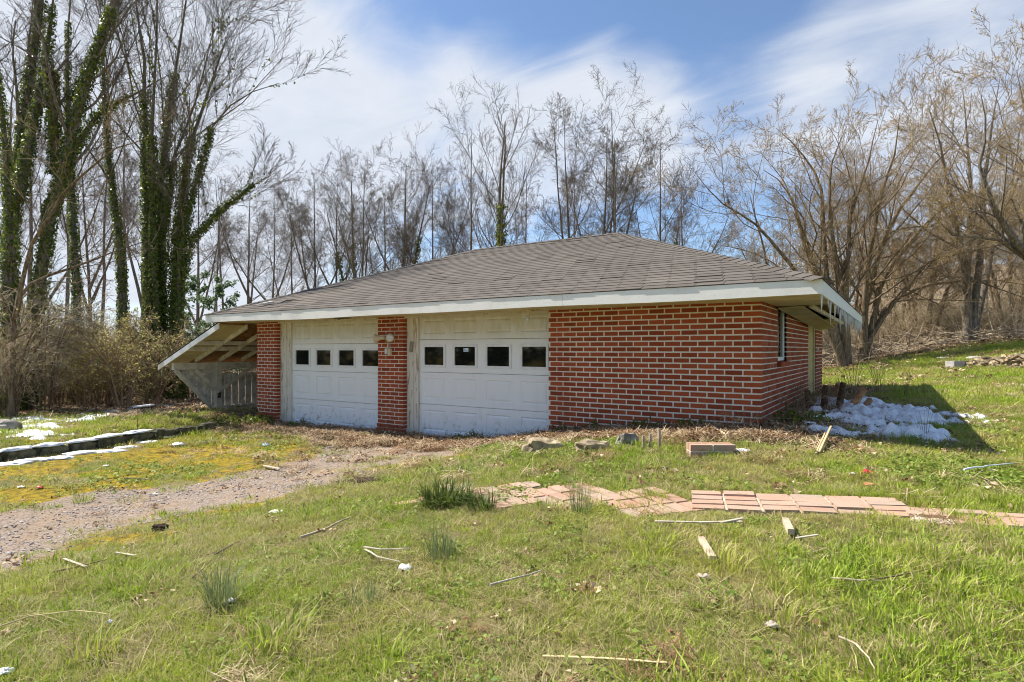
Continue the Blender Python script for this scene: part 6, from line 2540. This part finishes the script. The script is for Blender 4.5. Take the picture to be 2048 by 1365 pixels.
    bm = lump(77, (r * .9, .34, r * .35), .2)
    me = bpy.data.meshes.new('snow_cap')
    bm.to_mesh(me)
    bm.free()
    me.materials.append(MT['snow'])
    link('snow_cap', me, root, (0, .05, r * 2))
    q = hit(275, 872)
    tag(MB().tube([(0, 0, -.05), (.005, 0, .2), (0, .01, .45)], [.006, .005, .004], 6).build('stake', MT['dark_wood'], None, q), 'thin dark stake standing behind the low wall', 'stake')
    q = hit(8, 862)
    stone('stone', 'brown block with snow on it at the far left edge', 'stone', q, (.24, .2, .14), 'stone_grey', 51, .3)
    # rubble at the right
    q = hit(1911, 737)
    root = thing('cinder_block', 'grey hollow cinder block lying by the rubble at the right', 'block', q, YAW + .35)
    s = 1.15
    b = MB()
    for (x0, x1, y0, y1) in ((-.2, .2, -.1, -.065), (-.2, .2, .065, .1), (-.2, -.165, -.064, .064), (-.018, .018, -.064, .064), (.165, .2, -.064, .064)):
        b.box(x0 * s, x1 * s, y0 * s, y1 * s, -.02, .17 * s)
    b.build('block_body', MT['concrete'], root)
    for k, (ix, iy, w, h, lab) in enumerate(((1888, 718, 20, 5, 'pale slab chip behind the cinder block'), (1955, 719, 36, 8, 'pale broken slab right of the cinder block'))):
        q = hit(ix, iy)
        stone('concrete_slab', lab, 'slab', q, (px(w, dep(q)) / 2, .2, px(h, dep(q)) * .5), 'concrete', 60 + k, YAW, None, None, .12, .3)
    # heaps nobody could count: rubble and brushwood
    rng = np.random.default_rng(81)
    a, b = hit(1955, 735), hit(2120, 735)
    mb = MB()
    for k in range(420):
        t, u = rng.random(), rng.normal(0, .9)
        w = a.lerp(b, t) + FWD * u
        z = gz(w.x, w.y) + max(0, .38 - abs(u) * .25) * rng.random() * min(1, .3 + t * 2)
        s = rng.uniform(.03, .16)
        ang = rng.uniform(0, 6.28)
        d = Vector((math.cos(ang), math.sin(ang), rng.normal(0, .25)))
        mb.bar(Vector((w.x, w.y, z)) - d * s, Vector((w.x, w.y, z)) + d * s, rng.uniform(.02, .14), rng.uniform(.015, .06))
    tag(mb.build('rubble', MT['stone_tan'], None), 'low heap of broken rubble and boards on the far right lawn', kind='stuff')
    g = Geo()
    n = 1500
    t = rng.random(n)
    lat = np.where(rng.random(n) < .55, rng.uniform(9.2, 14, n), rng.uniform(14, 26, n))
    dp = rng.normal(23.3, .8, n)
    X = EYE.x + RGT.x * lat + FWD.x * dp
    Y = EYE.y + RGT.y * lat + FWD.y * dp
    Z = height(X, Y) + np.abs(rng.normal(0, .28, n))
    st = np.c_[X, Y, Z]
    d = np.c_[rng.normal(0, 1, n), rng.normal(0, 1, n), rng.normal(0, .35, n)]
    pts = grow(rng, st, d, rng.uniform(.4, 2.2, n), 5, .2, 0)
    rad = taper_r(rng.uniform(.006, .022, n), 5, .3, .003)
    g.tube(rng, pts, rad, 4)
    tag(link('brushwood', g.mesh('brushwood', MT['twig_brush'], False)), 'heap of grey brushwood along the lawn edge right of the garage', kind='stuff')


stones()
wall_and_snow()
yard_things()
